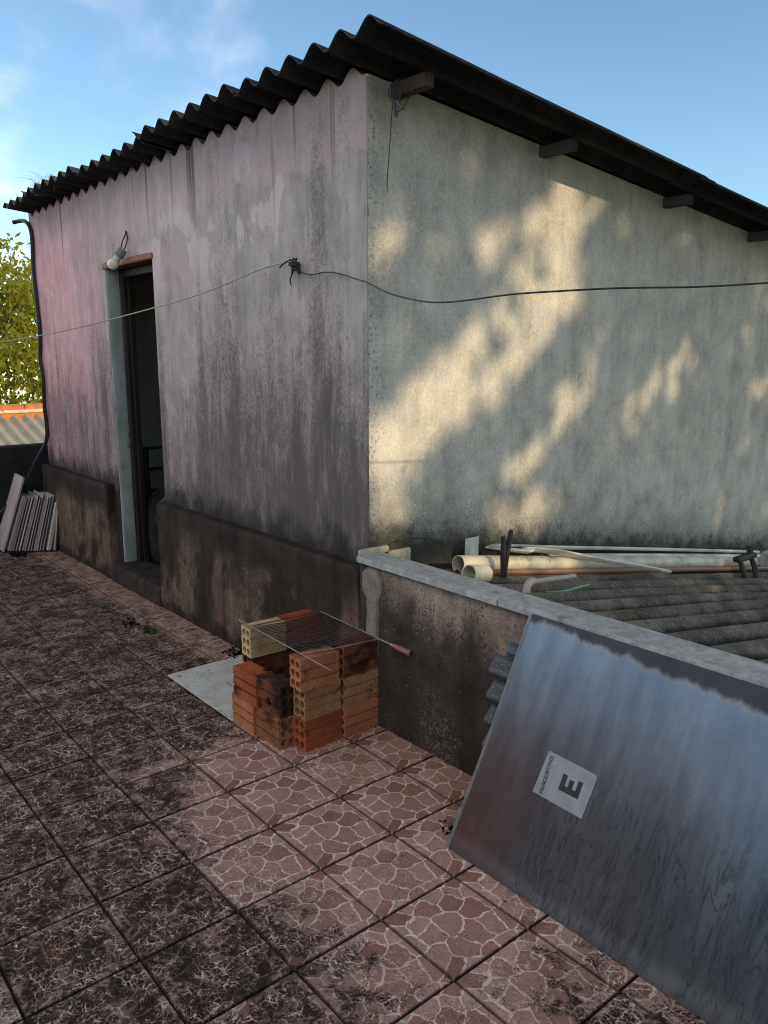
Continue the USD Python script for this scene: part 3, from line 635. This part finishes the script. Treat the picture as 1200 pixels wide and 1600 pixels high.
for q, (ty, th, lab) in enumerate(((3.2, 8.4, 'dense tree standing nearest the terrace beyond the lower roof'), (7.1, 9.0, 'dense tree in the middle of the row beyond the lower roof'), (11.0, 9.0, 'dense tree farthest along the row beyond the lower roof'))):
    t_ = thing('shade_tree', lab, 'tree')
    n = 16500; c = np.c_[r2.uniform(TX-1.4, TX+1.4, n), r2.uniform(ty-2.1, ty+2.1, n), r2.uniform(2.4, th, n)]
    ed = (np.abs(c[:, 1]-ty)/2.1)**2*.5+((c[:, 2]-5.6)/(th-5.4)).clip(0, None)**3*.5
    keep = r2.random(n) > (ed-.75).clip(0, 1)*1.2
    T = openness(c); keep &= r2.random(n) < -np.log(T*.985+math.exp(-LAI))/LAI
    c = c[keep]
    obj('trunk', limb_tree((TX, ty, -2.4), (TX, ty+.1, 3.0), .18, [(TX+r2.normal(0, .5), ty+r2.normal(0, .8), 3.4+r2.random()*.8) for _ in range(8)], r2), MAT['bark'], t_, smooth=60)
    obj('crown', leaves(c, .22, r2, .5, .62), MAT['leaf_green'], t_)

# ================================================================== loose things
# ---- bricks of the makeshift barbecue
def brick_mesh(rib=True, chip=0, seed=0):
    """hollow six-hole clay block, 9 x 14 cm in section and 19 cm long, axis along +y from the origin corner"""
    W_, H_, Lb = .090, .140, .190; P = sbox(0, 0, W_, H_)
    cuts = []
    def groove(side, p, w, dpt):
        if side == 'l': cuts.append(sbox(-.01, p-w/2, dpt, p+w/2))
        if side == 'r': cuts.append(sbox(W_-dpt, p-w/2, W_+.01, p+w/2))
        if side == 'b': cuts.append(sbox(p-w/2, -.01, p+w/2, dpt))
        if side == 't': cuts.append(sbox(p-w/2, H_-dpt, p+w/2, H_+.01))
    for sd in 'lr':
        for p in (.047, .093): groove(sd, p, .009, .0075)
        if rib:
            for c0 in (.0235, .07, .1165):
                for o in (-.0145, -.0072, 0, .0072, .0145): groove(sd, c0+o, .0022, .0022)
    for sd in 'bt':
        groove(sd, .045, .009, .007)
        for c0 in (.0225, .0675):
            for o in (-.011, -.0035, .0035, .011): groove(sd, c0+o, .0022, .002)
    from shapely import union_all
    P = P.difference(union_all(cuts))
    holes = [Point(x, z).buffer(.0155, 5) for x in (.0255, .0645) for z in (.0255, .070, .1145)]
    P = P.difference(union_all(holes))
    m = trimesh.creation.extrude_polygon(P, Lb); v = m.vertices; m.vertices = np.c_[v[:, 0], Lb-v[:, 2], v[:, 1]]; m.fix_normals()
    if chip:
        k = manifold3d.Manifold(manifold3d.Mesh(np.asarray(m.vertices, np.float32), np.asarray(m.faces, np.uint32)))
        r = np.random.default_rng(seed)
        for _ in range(chip):
            s_ = trimesh.creation.icosphere(2, r.uniform(.012, .024)); s_.vertices = s_.vertices*(1+.25*meshkit.noise(s_.vertices*60, seed)[:, None])
            c = np.array([W_*r.integers(0, 2), r.uniform(0, Lb), H_*r.choice([0., .33, .67, 1.])]); c[0 if r.random() < .2 else 2] += 0
            k = k-manifold3d.Manifold(manifold3d.Mesh(np.asarray(s_.vertices+c, np.float32), np.asarray(s_.faces, np.uint32)))
        o = k.to_mesh(); m = tm(o.vert_properties[:, :3], o.tri_verts)
    return m
mat_brick('brick_red', (.32, .085, .042), .32, (1, 0, 0)); mat_brick('brick_dark', (.20, .068, .042), .55, (2, 3, 0)); mat_brick('brick_orange', (.38, .15, .078), .24, (3, 1, 0))
mat_brick('brick_tan', (.36, .19, .10), .36, (4, 2, 0)); mat_brick('brick_yellow', (.60, .42, .24), .12, (5, 2, 1)); mat_brick('brick_brown', (.30, .13, .07), .38, (6, 0, 2)); mat_brick('brick_burnt', (.22, .07, .045), .74, (7, 5, 2))
BR = [  # x, y, z, axis, turn, material, ribbed, chips, label
    (-.145, 1.545, .000, 'y', .4, 'brick_orange', False, 0, 'orange hollow brick, bottom one of the right column against the low wall'),
    (-.146, 1.546, .141, 'y', -.6, 'brick_tan', False, 3, 'chipped tan hollow brick in the middle of the column against the low wall'),
    (-.144, 1.543, .282, 'y', .5, 'brick_dark', True, 0, 'dark ribbed brick at the top of the column against the low wall'),
    (-.152, 1.338, .000, 'y', .0, 'brick_red', True, 1, 'bright red ribbed brick, bottom front corner of the stack'),
    (-.152, 1.340, .141, 'y', .8, 'brick_tan', True, 1, 'sooty yellow tan ribbed brick above the bright red one'),
    (-.140, 1.318, .283, 'y', -3.0, 'brick_orange', False, 0, 'smooth orange brick with open holes, top of the front corner'),
    (-.340, 1.262, .000, 'x', .0, 'brick_brown', True, 1, 'yellow brown brick on the floor with sooty holes facing right'),
    (-.338, 1.262, .141, 'x', 3.5, 'brick_burnt', True, 3, 'burnt black red brick lying over the yellow brown one'),
    (-.531, 1.252, .000, 'x', -.5, 'brick_orange', False, 0, 'orange brick on the floor at the left front corner beside the white board'),
    (-.502, 1.246, .141, 'x', 2.0, 'brick_red', False, 1, 'dull red brick lying at the left front corner, above an orange one'),
    (-.612, 1.362, .000, 'y', .0, 'brick_brown', True, 0, 'brown brick on the floor under the yellow brick at the back left'),
    (-.612, 1.360, .141, 'y', .6, 'brick_dark', True, 0, 'dark brick with open holes directly under the pale yellow brick'),
    (-.607, 1.356, .282, 'y', -3.0, 'brick_yellow', True, 0, 'pale yellow brick with six open holes on top at the back left'),
    (-.612, 1.553, .000, 'y', .0, 'brick_dark', True, 0, 'sooty bottom brick at the rear against the shed plinth'),
    (-.612, 1.553, .141, 'y', .0, 'brick_dark', True, 0, 'sooty middle brick at the rear against the shed plinth'),
    (-.609, 1.549, .282, 'y', -1.5, 'brick_red', True, 0, 'deep red ribbed brick on top at the rear under the grill'),
    (-.430, 1.655, .000, 'x', .0, 'brick_dark', True, 0, 'bottom soot blackened brick along the back inside the barbecue'),
    (-.430, 1.655, .141, 'x', .0, 'brick_dark', True, 0, 'upper soot blackened brick along the back inside the barbecue'),
]
for i, (x, y, z, ax, tn, mt, rib, chip, lab) in enumerate(BR):
    m = brick_mesh(rib, chip, 100+i)
    if ax == 'x': m = rot(m, -90, [0, 0, 1]); m = move(m, (0, .09, 0))
    m = move(rot(m, tn, [0, 0, 1]), (x, y, z))
    obj('brick', m, MAT[mt], smooth=False, label=lab, cat='brick', group='bricks of the makeshift barbecue')

# ---- grill laid on the bricks
gr = thing('grill', 'rusty wire barbecue grill with wooden handle on the stacked bricks', 'grill')
gz = .433
A0, A1 = np.array([-.643, 1.362, gz+.004]), np.array([.133, 1.337, gz+.0]); 
obj('frame_wire', tube([A0, (A0+A1)/2+[0, 0, .001], A1], .0028, 8), MAT['steel_wire'], gr)
B0, B1 = np.array([-.50, 1.738, gz]), np.array([.10, 1.704, gz+.001])
obj('frame_wire', tube([B0, B1], .0030, 8), MAT['steel_wire'], gr)
obj('frame_wire', tube([[-.105, 1.350, gz-.004], [-.06, 1.51, gz-.003], [-.03, 1.716, gz-.004]], .0026, 8), MAT['steel_wire'], gr)
obj('frame_wire', tube([[-.545, 1.362, gz-.004], [-.51, 1.735, gz-.004]], .0026, 8), MAT['burnt_wire'], gr)
for k in range(21):
    t = (k+.6)/21.4; a = np.array([-.535+.405*t, 1.356-.004*t, gz-.003]); bb = np.array([-.495+.445*t, 1.732-.02*t, gz-.002])
    mid = (a+bb)/2+[0, 0, -.006+rng.normal(0, .0012)]
    obj('rod', tube([a, a*.75+bb*.25+[0, 0, -.005], mid, a*.25+bb*.75+[0, 0, -.005], bb+[0, 0, .004]], .0019, 6), MAT['rod_wire'], gr)
hd = tube([[.085, 1.7045, gz+.001], [.12, 1.7042, gz+.001], [.155, 1.7035, gz], [.192, 1.703, gz], [.2, 1.703, gz]], [.0085, .0115, .0125, .0135, .0125], 14)
hn = obj('handle', hd, MAT['handle_wood'], gr, smooth=50)
obj('ferrule', tube([[.066, 1.7048, gz+.001], [.086, 1.7045, gz+.001]], .006, 10), MAT['steel_wire'], gr)
obj('handle_end', tube([[.1995, 1.703, gz], [.2025, 1.703, gz]], .0122, 14), MAT['burnt_wire'], gr)

# ---- white board on the floor
def board():
    P = Polygon([(-1.208, 1.246), (-.52, 1.242), (-.53, 1.712), (-1.213, 1.706)]); m = trimesh.creation.extrude_polygon(P, .006); return move(m, (0, 0, .0025))
obj('white_board', board(), MAT['board_grey'], label='flat dirty white board lying on the floor left of the bricks', cat='board')

# ---- metal sheet leaning on the parapet, with its sticker
pl = thing('metal_sheet', 'large dull bluish metal sheet leaning against the low wall', 'metal sheet')
PB0, PT0 = np.array([.812, 1.330, .004]), np.array([.828, 1.716, .766])
PX = np.array([1., -.010, 0.]); PX /= np.linalg.norm(PX); PU = PT0-PB0; PLH = np.linalg.norm(PU); PU /= PLH; PN = np.cross(PX, PU); PN /= np.linalg.norm(PN)
PWD = 1.30
def plate():
    nu, nv = 40, 26; us = np.linspace(0, PWD, nu+1); vs = np.linspace(0, PLH, nv+1); U, V = np.meshgrid(us, vs, indexing='ij')
    bow = -.010*np.sin(np.pi*V/PLH)+.004*meshkit.noise(np.stack([U*2.2, V*2.2, 0*U], -1).reshape(-1, 3), 4).reshape(U.shape)*np.sin(np.pi*V/PLH)
    P = PB0+U[..., None]*PX+V[..., None]*PU+bow[..., None]*PN
    a = P.reshape(-1, 3); b_ = a-PN*.0022; N = len(a); w = nv+1; f = []
    for i in range(nu):
        for j in range(nv):
            q = [i*w+j, (i+1)*w+j, (i+1)*w+j+1, i*w+j+1]; f += [[q[0], q[1], q[2]], [q[0], q[2], q[3]], [N+q[0], N+q[2], N+q[1]], [N+q[0], N+q[3], N+q[2]]]
    for i in range(nu):
        for j, s_ in ((0, 1), (nv, -1)):
            q = (i*w+j, (i+1)*w+j); q = q if s_ > 0 else q[::-1]; f += [[q[0], N+q[0], N+q[1]], [q[0], N+q[1], q[1]]]
    for j in range(nv):
        for i, s_ in ((0, -1), (nu, 1)):
            q = (i*w+j, i*w+j+1); q = q if s_ > 0 else q[::-1]; f += [[q[0], N+q[0], N+q[1]], [q[0], N+q[1], q[1]]]
    return tm(np.vstack([a, b_]), f)
obj('sheet', plate(), MAT['plate'], pl, smooth=40)
def on_plate(u, v, h): return PB0+PX*u+PU*v+PN*h
obj('folded_edge', tube([on_plate(-.006, 0, -.004), on_plate(-.006, PLH*.33, -.012), on_plate(-.006, PLH*.66, -.012), on_plate(-.006, PLH, -.003)], .0075, 10), MAT['pvc_grey'] if False else MAT['edge_strip'], pl, smooth=60)
def to_plate(mesh2d, u0, v0, ang, h, shear=0.):
    """flat mesh in its own xy plane, origin at its lower left, laid on the sheet"""
    v = mesh2d.vertices; c, s_ = math.cos(ang), math.sin(ang)
    u = u0+c*v[:, 0]-s_*v[:, 1]; w = v0+s_*v[:, 0]+c*v[:, 1]
    bow = -.010*np.sin(np.pi*w/PLH)+.004*meshkit.noise(np.stack([u*2.2, w*2.2, 0*u], -1), 4)*np.sin(np.pi*w/PLH)
    return tm(PB0+u[:, None]*PX+w[:, None]*PU+(bow+h+v[:, 2])[:, None]*PN, mesh2d.faces)
def flat(poly, t=.0006, res=.03):
    m = trimesh.creation.extrude_polygon(poly, t); k = manifold3d.Manifold(manifold3d.Mesh(np.asarray(m.vertices, np.float32), np.asarray(m.faces, np.uint32))).refine_to_length(res).to_mesh()
    return tm(k.vert_properties[:, :3], k.tri_verts)
stk = obj('sticker', to_plate(flat(Polygon([(0, 0), (.195, -.004), (.200, .128), (.192, .136), (.008, .142)]), .0008), .235, .303, 0, .0006), MAT['sticker'], pl, label='grey paper label with a big black letter E')
Em = flat(Polygon([(0, 0), (.052, 0), (.052, .0165), (.018, .0165), (.018, .030), (.044, .030), (.044, .046), (.018, .046), (.018, .058), (.052, .058), (.052, .075), (0, .075)]), .0005)
obj('letter', to_plate(Em, .396, .347, math.pi/2, .0018), MAT['ink'], stk)
Tm = meshkit.text_mesh('FRANCIUNTYHOL', .0125, .0005, True); Tm.apply_scale([.126/Tm.extents[0], 1, 1])
obj('lettering', to_plate(Tm, .273, .309, math.pi/2+.05, .0018), MAT['ink'], stk)

# ---- corrugated tin behind the sheet
ct = thing('corrugated_offcut', 'dark speckled corrugated offcut standing behind the leaning metal sheet', 'roofing offcut')
def offcut(u0, u1, z0, z1, ybase, ytop, pitch, amp):
    n = int((z1-z0)/pitch*12); zs = np.linspace(z0, z1, n+1); V = []; F = []
    for i, z in enumerate(zs):
        y = ybase+(ytop-ybase)*(z-z0)/(z1-z0)-amp*math.cos(2*math.pi*(z-z0)/pitch)
        for x, dy in ((u0, 0), (u1, 0), (u0, .005), (u1, .005)): V.append((x, y+dy, z))
    for i in range(n):
        a = i*4; b_ = a+4
        F += [[a, a+1, b_+1], [a, b_+1, b_], [a+2, b_+3, a+3], [a+2, b_+2, b_+3], [a, b_, b_+2], [a, b_+2, a+2], [a+1, b_+3, b_+1], [a+1, a+3, b_+3]]
    F += [[0, 2, 3], [0, 3, 1], [4*n, 4*n+1, 4*n+3], [4*n, 4*n+3, 4*n+2]]
    m = tm(V, F); m.fix_normals(); return m
obj('sheet', offcut(.655, 1.3, .02, .565, 1.655, 1.705, .098, .017), MAT['tin_sheet'], ct, smooth=60)
obj('gutter_offcut', tube([(.752, 1.700, .612), (1.3, 1.700, .606)], .030, 8), MAT['blue_tin'], smooth=30, label='short bluish pipe offcut wedged behind the top of the metal sheet', cat='pipe')

# ---- pipes and scraps on the lower roof
obj('long_pipe', pipe((-.045, 2.225, .683), (-.052, 6.0, .045), .041, .0035), MAT['pvc_cream'], smooth=40, label='long cream pipe with open end lying along the side wall', cat='pipe')
obj('long_pipe', pipe((-.135, 3.0, .535), (-.135, 6.05, .03), .056, .004), MAT['pvc_white'], smooth=40, label='thicker whitish pipe between the side wall and the cream pipe', cat='pipe')
obj('thin_pipe', pipe((.012, 2.16, .662), (.010, 6.0, .012), .0165, .002, 16), MAT['pvc_brown'], smooth=40, label='thin brown pipe running beneath the long cream pipe', cat='pipe')
obj('pipe_ring', pipe((.075, 2.175, .668), (.060, 2.305, .640), .043, .005), MAT['pvc_cream'], smooth=40, label='short thick cream pipe piece just behind the low wall', cat='pipe')
el = thing('elbow_pipe', 'small grey pipe with elbow lying on the mossy roof', 'pipe')
e0 = np.array([.33, 2.295, .655])
obj('elbow', tube(spline([e0+[.012, -.02, -.05], e0+[.004, -.012, -.012], e0+[0, .01, .002], e0+[-.01, .05, -.003]], 12), .0175, 12), MAT['pvc_grey'], el, smooth=60)
obj('tube', tube([e0+[-.008, .04, -.002], e0+[-.06, .42, -.055]], .0135, 12), MAT['pvc_grey'], el, smooth=60)
def flat_strip(pts, w, t, nrm=(0, 0, 1)):
    p = spline(pts, 40); tg = np.gradient(p, axis=0); tg /= np.linalg.norm(tg, axis=1, keepdims=True)
    sd = np.cross(tg, np.array(nrm, float)); sd /= np.linalg.norm(sd, axis=1, keepdims=True); nn = np.cross(sd, tg)
    n = 12; a = np.arange(n)*2*np.pi/n; w = np.interp(np.linspace(0, 1, 40), np.linspace(0, 1, len(w)), w)
    V = p[:, None]+sd[:, None]*(np.cos(a)[None, :, None]*w[:, None, None])+nn[:, None]*(np.sin(a)[None, :, None]*t)
    V = V.reshape(-1, 3); F = []
    for i in range(39):
        for j in range(n):
            k = (j+1) % n; F += [[i*n+j, i*n+k, (i+1)*n+k], [i*n+j, (i+1)*n+k, (i+1)*n+j]]
    V = np.vstack([V, p[0], p[-1]])
    for j in range(n):
        k = (j+1) % n; F += [[480, k, j], [481, 39*n+j, 39*n+k]]
    m = tm(V, F); m.fix_normals(); return m
bs = thing('bent_strip', 'flattened white pipe bent double, lying across the cream pipes', 'pipe')
obj('strip', flat_strip([(-.145, 5.6, .175), (-.148, 4.4, .385), (-.150, 3.4, .555), (-.148, 2.75, .668), (-.115, 2.545, .702), (-.07, 2.56, .700), (-.045, 2.75, .668)], [.020, .026, .030, .036, .042, .040, .034], .011, (-.25, 0, 1)), MAT['pvc_white'], bs, smooth=60)
obj('strip', flat_strip([(-.045, 2.70, .676), (-.03, 2.90, .640), (.02, 3.2, .560), (.075, 3.55, .470), (.125, 3.86, .385)], [.034, .034, .026, .022, .014], .010, (-.55, .1, 1)), MAT['pvc_white'], bs, smooth=60)
fk = thing('iron_fork', 'black forked iron stake standing beside the short pipe piece', 'stake')
obj('prong', tube([(.052, 2.44, .60), (.051, 2.44, .70), (.050, 2.438, .78), (.049, 2.437, .803)], [.012, .016, .013, .010], 8), MAT['black_iron'], fk, smooth=60)
obj('prong', tube([(.055, 2.444, .60), (.059, 2.449, .70), (.069, 2.462, .79), (.072, 2.466, .834)], [.012, .016, .013, .010], 8), MAT['black_iron'], fk, smooth=60)
f2 = thing('iron_bracket', 'black two legged iron bracket straddling the pipes at right', 'bracket')
for y in (4.86, 5.02): obj('leg', tube([(.13, y, .10), (.10, y+.01, .20), (.05, y+.03, .285)], [.022, .020, .018], 8), MAT['black_iron'], f2, smooth=60)
obj('clamp', cbox(.03, .09, 4.83, 5.08, .262, .30, .01), MAT['black_iron'], f2)
obj('clamp_lug', tube([(.05, 5.045, .28), (.045, 5.05, .345)], .022, 8), MAT['black_iron'], f2)
pb = thing('plastic_channel', 'short upright piece of grey white plastic channel behind the pipe end', 'plastic channel')
obj('face', rot(cbox(-.148, -.142, 2.375, 2.47, .655, .765, .001), 0, [0, 0, 1]), MAT['grey_panel'], pb)
obj('side', cbox(-.142, -.105, 2.372, 2.376, .655, .768, .001), MAT['pvc_white'], pb)
obj('white_scrap', rot(cbox(-.02, .02, 5.33, 5.47, .14, .25, .004), 12, [0, 1, 0], (0, 5.4, .14)), MAT['tile_white'], label='white plastic scrap at the far right beside the pipes', cat='scrap')
obj('bent_wire', tube([(-.155, 1.93, .80), (-.158, 1.932, .825), (-.15, 2.02, .822), (-.15, 2.17, .792), (-.148, 2.175, .765)], .0025, 6), MAT['black_iron'], label='thin bent black wire frame on the cap at the corner', cat='wire')
obj('cord', tube(spline([(.33, 2.42, .59), (.36, 2.5, .585), (.34, 2.66, .57), (.31, 2.78, .55)], 14), .005, 6), MAT['green_cord'], label='bit of green cord on the mossy roof behind the low wall', cat='cord')

# ---- tiles stacked at the far left
r3 = np.random.default_rng(5)
def lean_tile(x_end, y, w, h, t, ang, mat, lab, turn=0.):
    q = thing('spare_tile', lab, 'tile', group='spare tiles stacked against the shed plinth')
    def put(m): return move(rot(rot(m, -ang, [1, 0, 0]), turn, [0, 0, 1]), (x_end, y, .012+t*math.sin(math.radians(ang))))
    obj('glaze', put(cbox(-w, 0, -t*.30, 0, 0, h, .001)), MAT[mat[0]], q); obj('body', put(cbox(-w+.001, -.001, .0003, t*.8, .001, h-.001, .001)), MAT[mat[1]], q)
    return q
nm = ('first', 'second', 'third', 'fourth', 'fifth', 'sixth', 'seventh', 'eighth', 'ninth', 'tenth', 'eleventh')
lean_tile(-4.595, 1.330, .33, .66, .013, 19, ('tile_lilac', 'tile_lilac'), 'tall lilac tile at the front of the leaning stack', -4)
lean_tile(-4.570, 1.372, .31, .49, .022, 19, ('tile_white', 'tile_white'), 'white edged tile next to the tall lilac one', -3)
for k in range(11):
    lean_tile(-4.555+.014*k+r3.normal(0, .006), 1.402+.0205*k, .31, .475+r3.normal(0, .010)+.008*(k > 4), .013, 18.5-.35*k, (('tile_white', 'tile_grey', 'tile_buff')[k % 3], ('tile_back', 'dark_board', 'tile_back', 'tile_lilac')[k % 4]),
              f'dark backed spare tile, {nm[k]} behind the white edged one in the leaning stack', -2)
lean_tile(-4.385, 1.640, .30, .62, .022, 14, ('tile_buff', 'tile_buff'), 'tall pinkish buff tile rising above the rear of the stack', -2)
lean_tile(-4.36, 1.690, .28, .34, .016, 8, ('tile_white', 'dark_board'), 'low pale edged tile at the wall end of the stack', 0)
obj('loose_panel', rot(cbox(-4.80, -4.79, .98, 1.30, .004, .34, .003), -14, [0, 1, 0], (-4.79, 1.2, 0)), MAT['grey_panel'], label='pale grey panel leaning at the far left edge before the black wall', cat='panel')
obj('loose_panel', rot(cbox(-4.70, -4.69, .95, 1.285, .004, .20, .003), -8, [0, 1, 0], (-4.70, 1.2, 0)), MAT['tile_white'], label='small white panel standing on the floor at the far left edge', cat='panel')

# ---- conduit, lamp, cables
obj('conduit', tube(spline([(-4.86, 1.72, 2.765), (-4.80, 1.765, 2.775), (-4.70, 1.777, 2.755), (-4.625, 1.782, 2.70), (-4.612, 1.782, 2.5), (-4.607, 1.782, 2.1), (-4.616, 1.782, 1.75), (-4.640, 1.780, 1.62), (-4.612, 1.780, 1.52), (-4.63, 1.78, 1.2), (-4.645, 1.775, .93), (-4.73, 1.72, .78), (-4.82, 1.62, .55), (-4.89, 1.48, .36), (-4.92, 1.2, .18), (-4.92, .9, .03)], 90), .0165, 10), MAT['hose'], smooth=60, label='dark flexible conduit running down the far left edge of the pink wall', cat='conduit')
for q, z in enumerate((2.30, 1.98, 1.72, 1.55)):
    pass
lp = thing('lamp', 'bare bulb in a grey holder hanging over the doorway', 'lamp')
hc = np.array([-2.70, 1.745, 2.315]); ax = np.array([-.30, -.50, -.80]); ax /= np.linalg.norm(ax)
obj('holder', tube([hc-ax*.035, hc-ax*.03, hc+ax*.02, hc+ax*.022], [.024, .031, .033, .028], 16), MAT['holder'], lp, smooth=40)
obj('bulb_neck', tube([hc+ax*.02, hc+ax*.045, hc+ax*.07], [.020, .024, .031], 16), MAT['bulb_neck'], lp, smooth=60)
bm = trimesh.creation.icosphere(3, .036); bm.apply_translation(hc+ax*.082); obj('bulb', bm, MAT['bulb'], lp, smooth=True)
obj('wire', tube(spline([hc-ax*.03+[-.008, 0, 0], hc+[-.03, .03, .075], hc+[-.005, .045, .125], hc+[.01, .05, .14]], 16), .0042, 6), MAT['dark_wire'], lp, smooth=60)
obj('wire', tube(spline([hc-ax*.03+[.02, 0, 0], hc+[.045, .03, .07], hc+[.03, .043, .11], hc+[-.01, .05, .13], hc+[-.012, .052, .15]], 16), .0042, 6), MAT['dark_wire'], lp, smooth=60)

obj('washing_line', tube(spline([(-6.6, 1.15, 1.745), (-5.6, 1.25, 1.72), (-4.75, 1.36, 1.752), (-3.3, 1.53, 1.83), (-2.1, 1.655, 1.935), (-1.3, 1.725, 2.03), (-.86, 1.757, 2.095), (-.74, 1.772, 2.10)], 70), .0042, 8), MAT['rope'], smooth=60, label='pale cord strung from the hook across the doorway to the left', cat='cord')
hk = thing('hook', 'knotted black wire hook on the pink wall near the corner', 'hook')
h0 = np.array([-.715, 1.785, 2.09])
for k in range(7):
    a = r3.normal(0, .016, (4, 3)); a[:, 1] = -np.abs(a[:, 1])*.9
    obj('strand', tube(spline([h0+a[0]+[-.02, 0, .01], h0+a[1], h0+a[2]+[.012, 0, -.01], h0+a[3]*1.5+[0, 0, -.02]], 12), .0042, 6), MAT['dark_wire'], hk, smooth=60)
obj('strand', tube(spline([h0+[-.10, -.03, -.012], h0+[-.055, -.02, .012], h0+[0, -.005, .02]], 10), .004, 6), MAT['dark_wire'], hk, smooth=60)
obj('strand', tube(spline([h0+[0, -.01, -.01], h0+[-.02, -.015, -.05], h0+[-.035, -.015, -.075], h0+[-.03, -.012, -.095]], 10), .0038, 6), MAT['dark_wire'], hk, smooth=60)
obj('peg', tube([h0+[0, .03, .005], h0+[0, -.02, .0]], .006, 8), MAT['black_iron'], hk)
obj('cable', tube(spline([(-.715, 1.775, 2.075), (-.66, 1.782, 2.044), (-.62, 1.786, 2.034), (-.5, 1.786, 2.034), (-.38, 1.786, 2.019), (-.25, 1.765, 1.989), (-.08, 1.707, 1.956), (.1, 1.641, 1.909), (.32, 1.578, 1.866), (.5, 1.535, 1.843), (.7, 1.516, 1.842), (.86, 1.519, 1.849), (1.0, 1.56, 1.852), (1.12, 1.677, 1.859), (1.25, 1.881, 1.865), (1.36, 2.138, 1.884), (1.45, 2.383, 1.903), (1.6, 3.0, 1.95)], 110), .0030, 8), MAT['dark_wire'], smooth=60, label='thin black cable hanging from the hook across the sunlit side wall', cat='cable')
obj('wire_coil', cat_([tube(spline([(-.09+r3.normal(0, .01), 1.872, 2.76), (-.10+r3.normal(0, .02), 1.865, 2.70), (-.08+r3.normal(0, .025), 1.866, 2.63+r3.normal(0, .015)), (-.05+r3.normal(0, .02), 1.866, 2.67), (-.075, 1.872, 2.75)], 16), .0019, 5) for _ in range(4)]
    +[tube(spline([(-.10, 1.868, 2.74), (-.12, 1.865, 2.60), (-.125, 1.86, 2.50), (-.135, 1.86, 2.42), (-.14, 1.86, 2.33)], 20), .0022, 5)]), MAT['dark_wire'], smooth=60, label='loose bundle of wire hung on the first beam end', cat='wire')

# ---- small growth and debris
def blades(base, n, h, spread, rng, r=.002):
    P = []
    for _ in range(n):
        d_ = rng.normal(0, spread, 2); b0 = np.array(base)+np.r_[rng.normal(0, .02, 2), 0]; k = rng.uniform(.6, 1.1)
        P.append(tube([b0, b0+[d_[0]*.3, d_[1]*.3, h*.55*k], b0+[d_[0]*.8, d_[1]*.8, h*.9*k], b0+[d_[0]*1.4, d_[1]*1.4, h*.82*k]], [r, r*.8, r*.6, r*.2], 4))
    return cat_(P)
obj('grass_tuft', cat_([blades((-3.95, 1.66, 2.84), 14, .17, .09, r3), blades((-3.72, 1.66, 2.84), 10, .14, .08, r3)]), MAT['dry_grass'], label='dry grass tuft growing on the front edge of the corrugated roof', cat='grass')
def litter(c, n, r, rng, mat, lab, cat, s=.02, name='leaf_litter'):
    cc = np.c_[rng.normal(c[0], r, n), rng.normal(c[1], r*.5, n), rng.uniform(.002, .014, n)]
    m = leaves(cc, s, rng, -.1, .5); obj(name, m, MAT[mat], label=lab, cat=cat, kind=None)
litter((-1.93, 1.47), 60, .045, r3, 'weed', 'small green weed sprouting from a floor joint', 'weed', .03, 'weed')
litter((-2.12, 1.43), 40, .05, r3, 'debris', 'black rotten leaves on the floor beside the green weed', 'leaves', .03)
litter((-1.23, 1.69), 90, .06, r3, 'debris', 'black debris at the foot of the plinth behind the white board', 'debris', .03)
litter((-4.46, 1.42), 60, .05, r3, 'debris', 'dark leaves lying at the foot of the tile stack', 'leaves', .05)
litter((.775, 1.42), 120, .035, r3, 'debris', 'black debris beside the lower corner of the leaning sheet', 'debris', .022)
litter((-.10, 1.71), 40, .03, r3, 'debris', 'scraps of dirt in the corner between brick column and low wall', 'debris', .015)
